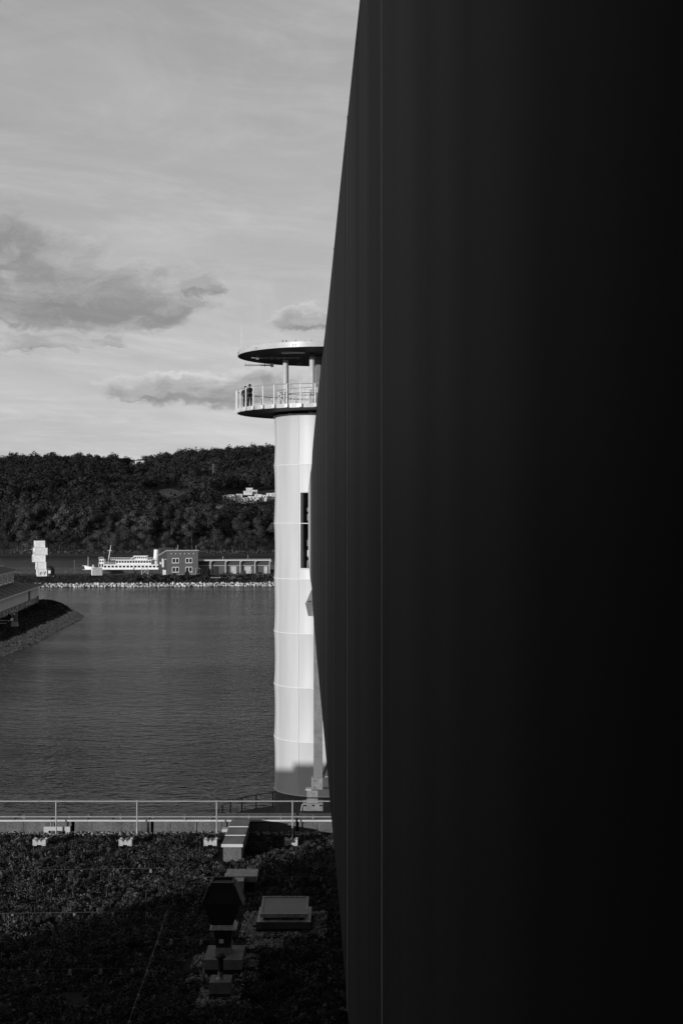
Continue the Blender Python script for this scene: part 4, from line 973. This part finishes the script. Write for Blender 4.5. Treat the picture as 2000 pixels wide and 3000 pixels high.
# ---- guardrail
GD = 45.6; gr = thing('roof_guardrail', 'long tubular steel guardrail with white ballast blocks along the parapet', 'guardrail', (0, GD, RZ))
MB().tube([(XD(-560, GD), 0, 1.10), (XD(1110, GD), 0, 1.10)], .021, 10).build('top_rail', 'rail_steel', gr, True)
MB().tube([(XD(-560, GD), 0, .60), (XD(1110, GD), 0, .60)], .021, 10).build('middle_rail', 'rail_steel', gr, True)
blk = None
for px in (-532, -299, -66, 165, 402, 635, 857, 1090):
    x = XD(px, GD); p = MB().tube([(x, 0, 0), (x, 0, 1.08)], .022, 10).build('post', 'rail_steel', gr, True)
    MB().cbox(x, 0, 1.065, .05, .055, .07).build('rail_clamp', 'galvanised', p); MB().cbox(x, 0, .565, .05, .055, .07).build('rail_clamp', 'galvanised', p)
    dx_ = {165: -.18, 402: -.12, 635: -.05, 857: .01}.get(px, -.1)
    MB().tube([(x, 0, .04), (x+dx_, -1.2, .09)], .02, 6).tube([(x, 0, .04), (x, 0, .25)], .028, 8).build('foot_arm', 'rail_steel', p)
    if blk is None:
        m = MB(); m.box(-.2, .2, -.16, .16, .0, .07)
        for s in (-1, 1): m.box(*sorted((s*.075, s*.2)), -.16, .16, .07, .13); m.box(*sorted((s*.13, s*.2)), -.16, -.08, .13, .165); m.box(*sorted((s*.13, s*.2)), .08, .16, .13, .165)
        m.hexa([(-.06, -.15, .07), (.06, -.15, .07), (.06, .15, .07), (-.06, .15, .07), (-.02, -.15, .15), (.02, -.15, .15), (.02, .15, .15), (-.02, .15, .15)])
        m.box(-.2, -.07, -.165, -.16, -.03, .0).box(.07, .2, -.165, -.16, -.03, .0)
        blk = m.build('ballast_block', 'concrete_pale', gr); b_ = blk
    else: b_ = inst(blk, gr)
    b_.location = (x+dx_, -1.55, .09)
for px in range(-480, 960, 137): MB().cbox(XD(px, GD), 0, .57, .045, .05, .06).build('coupler', 'galvanised', gr)

# added unseen block at the left, keeps sky light off the shaded roof
t = thing('shade_block', 'tall dark louvred block added out of view to shade the planted roof', 'shade block', (-14, 14, RZ))
MB().box(-4, 4, -6, 6, -.05, 14).build('wall', 'plinth', t); MB().box(-4.1, 4.1, -6.1, 6.1, 14, 14.3).build('roof_edge', 'coping', t)
for k in range(5): MB().box(4.01, 4.06, -5 + k*2.1, -3.4 + k*2.1, 1, 4.5).build('louvre', 'unit_dark', t)
# ---- covered duct from the parapet
D0, D1 = 42.1, 45.75; t = thing('roof_duct', 'grey rendered duct with three sheet-metal cover plates meeting the parapet', 'duct', (XD(681, 44), 44, RZ))
xl, xr = XD(654, D0)-XD(681, 44), XD(707, D0)-XD(681, 44)
MB().box(xl, xr, D0-44, D1-44, -.05, .47).build('casing', 'render_grey', t)
segs = [D0-.06, 43.28, 44.5, D1]
for k in range(3):
    a, b_ = segs[k]-44, segs[k+1]-44; o = .03*k*.3
    pl = MB().hexa([(xl-.04+o, a, .47), (xr+.04, a, .47), (xr+.04, b_, .47), (xl-.04+o, b_, .47), (xl-.04+o, a, .535), (xr+.04, a, .535), (xr+.04, b_, .49), (xl-.04+o, b_, .49)]).build('cover_plate', 'duct_plate', t)
    MB().box(xl-.05+o, xr+.05, a-.02, a-.003, .45 if k == 0 else .512, .54).build('plate_lip', 'coping_lip', pl)
MB().box(xl-.25, xl-.045, 44.6-44, 44.9-44, .33, .42).build('side_box', 'white_metal', t); MB().tube([(xl-.1, .7, .33), (xl-.14, .6, .1)], .02, 6).build('pipe', 'white_metal', t)

# ---- metal vent box
t = thing('vent_box', 'low weathered metal vent box with a smaller box at its front', 'vent', (XD(709, 39.1), 39.1, RZ))
MB().box(-.38, .38, -.36, .36, -.05, .26).build('curb', 'felt', t)
MB().box(-.43, .43, -.40, .42, .26, .42).build('lid', 'unit_metal', t); MB().box(-.36, .10, -.86, -.40, .12, .40).build('front_box', 'unit_metal', t)
MB().box(-.36, .10, -.83, -.43, -.05, .12).build('front_leg', 'felt', t); MB().box(-.435, -.432, -.38, .40, .27, .41).build('painted_sun_end', 'coping_lip', t)  # thin pale sheet paints sunlight on the lid's left end

# ---- exhaust hood on plinth
d0 = 31.9; t = thing('exhaust_hood', 'dark angular exhaust hood on a stickered neck and grey plinth', 'exhaust', (XD(658, d0), d0, RZ))
pb = MB().box(-.41, .43, -.56, .52, .2, .42).build('plinth_cap', 'plinth', t); MB().box(-.37, .39, -.52, .48, -.05, .2).build('plinth_curb', 'felt', t)
MB().taper(-.02, .05, .42, .55, .36, .36, .34, .34).build('flange', 'unit_metal', t)
nk = MB().taper(-.02, .05, .55, .98, .32, .32, .42, .42).build('neck', 'unit_dark', t)
MB().box(-.11, -.01, -.146, -.139, .66, .75).build('sticker', 'sticker', nk)
MB().taper(-.02, .05, .98, 1.08, .60, .60, .46, .46).build('collar', 'unit_metal', t); MB().box(-.07, -.02, -.27, -.262, 1.0, 1.07).build('sticker', 'sticker', nk)
MB().taper(-.04, .05, 1.08, 1.55, .48, .48, .83, .60).build('hood_lower', 'unit_dark', t)
hu = MB(); a, b_ = 1.55, 1.98
hu.hexa([(-.455, -.25, a), (.375, -.25, a), (.375, .35, a), (-.455, .35, a), (-.27, -.2, b_), (.19, -.2, b_), (.19, .3, b_), (-.27, .3, b_)]); hu.build('hood_upper', 'unit_dark', t)
MB().box(-.3, .22, -.22, -.18, b_, b_+.05).box(-.3, .22, .28, .32, b_, b_+.05).box(-.3, -.26, -.18, .28, b_, b_+.05).box(.18, .22, -.18, .28, b_, b_+.05).build('mouth_rim', 'unit_dark', t)
for s, x0, x1 in ((-1, -.46, -.28), (1, .38, .2)):
    MB().hexa([(x0, -.27, 1.52), (x0+s*.06, -.27, 1.52), (x0+s*.06, .37, 1.52), (x0, .37, 1.52), (x1, -.22, 1.97), (x1+s*.05, -.22, 1.97), (x1+s*.05, .32, 1.97), (x1, .32, 1.97)]).build('side_fin', 'unit_dark', t)

# ---- vent pipe
d0 = 30.05; t = thing('vent_pipe', 'short vent pipe with mushroom cap on a small square plinth', 'vent', (XD(646, d0), d0, RZ))
MB().box(-.215, .23, -.25, .25, -.05, .18).build('plinth_curb', 'felt', t); MB().box(-.22, .235, -.255, .255, .18, .42).build('plinth_cap', 'plinth', t)
MB().lathe([(.1, .42), (.056, .46), (.056, .60)], 16).build('pipe_sleeve', 'unit_metal', t, True); MB().lathe([(.06, .58), (.06, .9)], 16).build('pipe', 'unit_dark', t, True)
MB().lathe([(.06, .84), (.115, .87), (.118, .9), (.08, .95), (0, .97)], 18).build('cap', 'unit_dark', t, True)

# ---- skylight
t = thing('skylight', 'square roof skylight with raised pale dome lid in a metal frame', 'skylight', (XD(834, 35.3), 35.3, RZ))
MB().box(-.63, .63, -.68, .62, -.05, .25).build('curb', 'felt', t)
MB().box(-.655, .655, -.70, .66, .25, .335).build('curb_flange', 'unit_metal', t); MB().box(-.66, .66, -.71, -.702, .17, .33).build('flange_skirt', 'coping', t)
MB().box(-.5, .5, -.5, .5, .335, .43).build('lid_base', 'coping', t)
hx = .56; zf, zb = .47, .60; yf, yb = -.52, .56
MB().hexa([(-hx, yf, zf-.05), (hx, yf, zf-.05), (hx, yb, zb-.05), (-hx, yb, zb-.05), (-hx, yf, zf), (hx, yf, zf), (hx, yb, zb), (-hx, yb, zb)]).build('lid_pane', 'lid_glass', t)
fr = MB()
for x0, x1 in ((-hx-.02, -hx+.03), (hx-.03, hx+.02)): fr.hexa([(x0, yf, zf-.06), (x1, yf, zf-.06), (x1, yb, zb-.06), (x0, yb, zb-.06), (x0, yf, zf+.02), (x1, yf, zf+.02), (x1, yb, zb+.02), (x0, yb, zb+.02)])
fr.box(-hx-.02, hx+.02, yf-.03, yf+.005, zf-.07, zf+.02).box(-hx-.02, hx+.02, yb-.01, yb+.03, zb-.06, zb+.022); fr.build('lid_frame', 'unit_metal', t)
for x in (-.42, 0, .42): MB().cbox(x, -.53, .335, .08, .05, .06).build('hinge', 'unit_dark', t)
# ---- inspection grate
t = thing('roof_drain_grate', 'small flat inspection grate set in gravel near the skylight', 'grate', (XD(774, 33.6), 33.6, RZ+.02))
MB().box(-.2, .2, -.17, .17, 0, .1).build('frame', 'plinth', t)
for k in range(9): MB().box(-.15+k*.035, -.132+k*.035, -.12, .12, .1, .108).build('slot', 'unit_dark', t)

# ---- conductor wires over the planting
def wirex(pts, label, nh):
    P = []
    for px, py in pts: x, y = G(px, py, RZ+.17); P.append((x, y, RZ+.17))
    t = thing('roof_conductor', label, 'conductor', P[0]); Q = [tuple(np.array(p)-np.array(P[0])) for p in P]
    MB().tube(Q, .0045, 5).build('wire', 'wire', t)
    for k in range(nh):
        u = (k+.5)/nh*(len(Q)-1); i = min(int(u), len(Q)-2); p = np.array(Q[i])*(1-(u-i)) + np.array(Q[i+1])*(u-i)
        MB().taper(p[0], p[1], p[2]-.13, p[2]-.02, .09, .08, .05, .05).build('holder', 'plinth', t)
wirex([(-60, 2551), (150, 2548), (330, 2545), (490, 2543)], 'conductor wire crossing the sunlit planting near the parapet', 5)
wirex([(560, 2569), (700, 2571), (840, 2568), (985, 2569)], 'conductor wire running behind the skylight to the dark wall', 5)
wirex([(-60, 2677), (200, 2673), (350, 2671), (480, 2673)], 'conductor wire with pale holder along the edge of the building shadow', 4)
wirex([(508, 2616), (560, 2617), (610, 2619)], 'short conductor wire leading to the exhaust hood', 2)
wirex([(463, 2748), (540, 2751), (640, 2755), (720, 2757), (850, 2755), (1000, 2748)], 'conductor wire passing the drain grate and the hood', 5)
wirex([(-60, 2843), (130, 2840), (280, 2837), (433, 2836)], 'conductor wire lying in the deep shade of the roof', 5)
wirex([(493, 2660), (465, 2745), (432, 2840), (403, 2920), (372, 3010)], 'conductor wire running straight away from the parapet across the shade', 9)

# ---- steel post by the membrane wall
d0 = 48.6; t = thing('strut_post', 'grey steel post on a concrete foot bracing the membrane wall', 'post', (XD(918.5, d0), d0, RZ-.4)); zb_ = RZ-.4
def px_(p): return XD(p, d0) - XD(918.5, d0)
def pz_(p): return ZD(p, d0) - zb_
MB().hexa([(px_(888), -.35, 0), (px_(949), -.35, 0), (px_(949), .35, 0), (px_(888), .35, 0), (px_(888.5), -.3, pz_(2352)), (px_(945), -.3, pz_(2352)), (px_(945), .3, pz_(2352)), (px_(888.5), .3, pz_(2352))]).build('concrete_foot', 'concrete', t)
fp = MB().box(px_(887), px_(946), -.33, .33, pz_(2352), pz_(2349)).build('foot_plate', 'galvanised', t)
for p in (892, 916, 938): MB().tube([(px_(p), -.33, pz_(2354)), (px_(p), -.36, pz_(2354))], .03, 6).build('bolt', 'black', fp)
MB().box(px_(899), px_(931), -.2, .2, pz_(2349), pz_(2312.5)).build('block', 'galvanised', t); MB().box(px_(895), px_(912), -.22, .1, pz_(2312.5), pz_(2308)).build('clamp_plate', 'white_metal', t)
bb = MB().box(px_(912.5), px_(918), -.2, .2, pz_(2311), pz_(2275)).box(px_(918.7), px_(945), -.2, .2, pz_(2310), pz_(2276)).build('base_bracket', 'galvanised', t)
for p, q in ((922, 2283), (922, 2304)): MB().tube([(px_(p), -.2, pz_(q)), (px_(p), -.23, pz_(q))], .018, 6).build('bolt', 'black', bb)
MB().box(px_(918.6), px_(944.5), -.15, .15, pz_(2276), pz_(1760)).build('shaft', 'concrete', t)
br = MB().hexa([(px_(903), -.16, pz_(1804)), (px_(918.4), -.16, pz_(1804)), (px_(918.4), .16, pz_(1804)), (px_(903), .16, pz_(1804)), (px_(895), -.16, pz_(1769)), (px_(918.4), -.16, pz_(1769)), (px_(918.4), .16, pz_(1769)), (px_(895), .16, pz_(1769))]).build('bracket', 'concrete', t)
MB().box(px_(894), px_(920), -.2, .2, pz_(1769), pz_(1766.5)).build('bracket_plate', 'galvanised', br); 
MB().hexa([(px_(895.5), -.13, pz_(1766)), (px_(920), -.13, pz_(1766)), (px_(920), .13, pz_(1766)), (px_(895.5), .13, pz_(1766)), (px_(912), -.13, pz_(1728)), (px_(924), -.13, pz_(1728)), (px_(924), .13, pz_(1728)), (px_(912), .13, pz_(1728))]).build('upper_strut', 'concrete', t)
for p in (903, 909): MB().tube([(px_(p), -.13, pz_(1761)), (px_(p), -.16, pz_(1761))], .02, 6).build('bolt', 'black', br)
MB().tube([(px_(946), .3, pz_(2275)), (px_(962), .3, pz_(2235))], .05, 6).build('brace', 'white_metal', t); MB().box(px_(944.6), px_(962), -.05, .1, pz_(2276), pz_(2274)).build('rail', 'white_metal', t)
MB().tube([(px_(878), -.3, pz_(2392)), (px_(886), -.25, pz_(2352))], .015, 6).build('tie_rod', 'white_metal', t)
for z in (2308, 2312): MB().tube([(px_(944.6), .1, pz_(z)), (px_(965), .1, pz_(z))], .015, 6).build('small_pipe', 'white_metal', t)

# ================================================================== PLANTING (stuff)
foot = [(XD(709, 39.1), 39.0, .5, .75), (XD(658, 31.9), 31.88, .45, .6), (XD(646, 30.05), 30.05, .26, .3), (XD(834, 35.3), 35.3, .72, .76), (XD(774, 33.6), 33.6, .24, .2), (XD(681, 44), 43.9, .33, 1.95)]
def clear(x, y, pad=0.0):
    k = (x < 2.5)
    for cx, cy, a, b_ in foot: k &= ~((abs(x-cx) < a+pad) & (abs(y-cy) < b_+pad))
    return k
def field(nc, per, seed, mname, name, label, size, rmin, rmax, hmin, hmax):
    r = np.random.default_rng(seed)
    y = np.sqrt(r.uniform(26.5**2, 45.95**2, nc)); x = y*r.uniform(-.262, .05, nc)
    R_ = r.uniform(rmin, rmax, nc)*(1 + .35*np.sin(x*1.1 + 2*np.sin(y*.8))); H_ = r.uniform(hmin, hmax, nc)*(1 + .4*np.sin(x*.9 - y*.7))
    H_ = H_*np.clip((46.3 - y)*.55, .3, 1); R_ = R_*np.clip((46.1 - y)*2, .5, 1)
    for px in (165, 402, 635, 857):            # the blocks stand clear of the planting
        bx, by = XD(px, GD) - .1, GD - 1.7; q = (abs(x-bx) < .42) & (abs(y-by) < .6); H_ = np.where(q, H_*.3, H_)
    k = clear(x, y, .06); x, y, R_, H_ = x[k], y[k], R_[k], H_[k]; n = len(x)*per; i = np.repeat(np.arange(len(x)), per)
    p = r.normal(0, 1, (n, 3)); p /= np.linalg.norm(p, axis=1)[:, None]; p[:, 2] = abs(p[:, 2])
    P = np.stack([x[i], y[i], np.full(n, RZ)], 1) + p*np.stack([R_[i], R_[i], H_[i]], 1)*r.uniform(.6, 1.08, n)[:, None]
    kk = clear(P[:, 0], P[:, 1], .02) & (P[:, 1] < 45.5 + .35*(np.sin(P[:, 0]*5) > .85)); P, p = P[kk], p[kk]
    v, f = leaves(P, p*np.array([1, 1, .6]) + np.array([-.25, -.3, 0]), np.full(len(P), size), jit=.45)
    return tag(mesh_np(name, v, f, mname), label, 'planting', kind='stuff')
field(300, 230, 23, 'sedum', 'sedum_mounds', 'taller leafy sedum mounds on the flat roof', .032, .2, .45, .10, .22)
field(5600, 48, 21, 'sedum', 'sedum_carpet', 'dark low sedum carpet covering the flat roof', .027, .10, .26, .05, .19)
field(1500, 30, 22, 'sedum_pale', 'sedum_blossom', 'paler dry sedum tufts scattered over the roof carpet', .020, .05, .15, .08, .22)
# grass stalks
r = np.random.default_rng(5); n = 900; y = np.sqrt(r.uniform(29**2, 45.5**2, n)); x = y*r.uniform(-.26, 0, n); k = clear(x, y, .1); x, y = x[k], y[k]; m = MB()
for a, b_ in zip(x, y):
    h = r.uniform(.15, .4); q = r.uniform(-.06, .06, 2); m.v += [(a-.004, b_, RZ), (a+.004, b_, RZ), (a+q[0], b_+q[1], RZ+h)]; i = len(m.v); m.f.append((i-3, i-2, i-1))
tag(m.build('grass_stalks', 'sedum_pale'), 'thin dry grass stalks rising from the roof planting', 'grass', kind='stuff')
# gravel round the fittings and along the parapet
def gv():
    while True:
        q = rng.uniform()
        if q < .45:
            cx, cy, a, b_ = foot[3]; a += .32; b_ += .34
        elif q < .70: cx, cy, a, b_ = foot[1]; a += .30; b_ += .34
        elif q < .84: cx, cy, a, b_ = foot[2]; a += .2; b_ += .3
        elif q < .90: cx, cy, a, b_ = foot[4]; a += .2; b_ += .15
        else:
            x = rng.uniform(-11, -.6); return (x, PD - .06 - rng.uniform(0, .5), RZ + .05)
        x, y = cx + rng.uniform(-a, a), cy + rng.uniform(-b_, b_)
        if bool(clear(np.array(x), np.array(y), -.03)): return (x, y, RZ + rng.uniform(.03, .12))
scatter_rocks('roof_gravel', 4200, gv, .012, .036, 'gravel', 'loose gravel beds round the roof fittings and parapet')

S.render.engine = 'CYCLES'
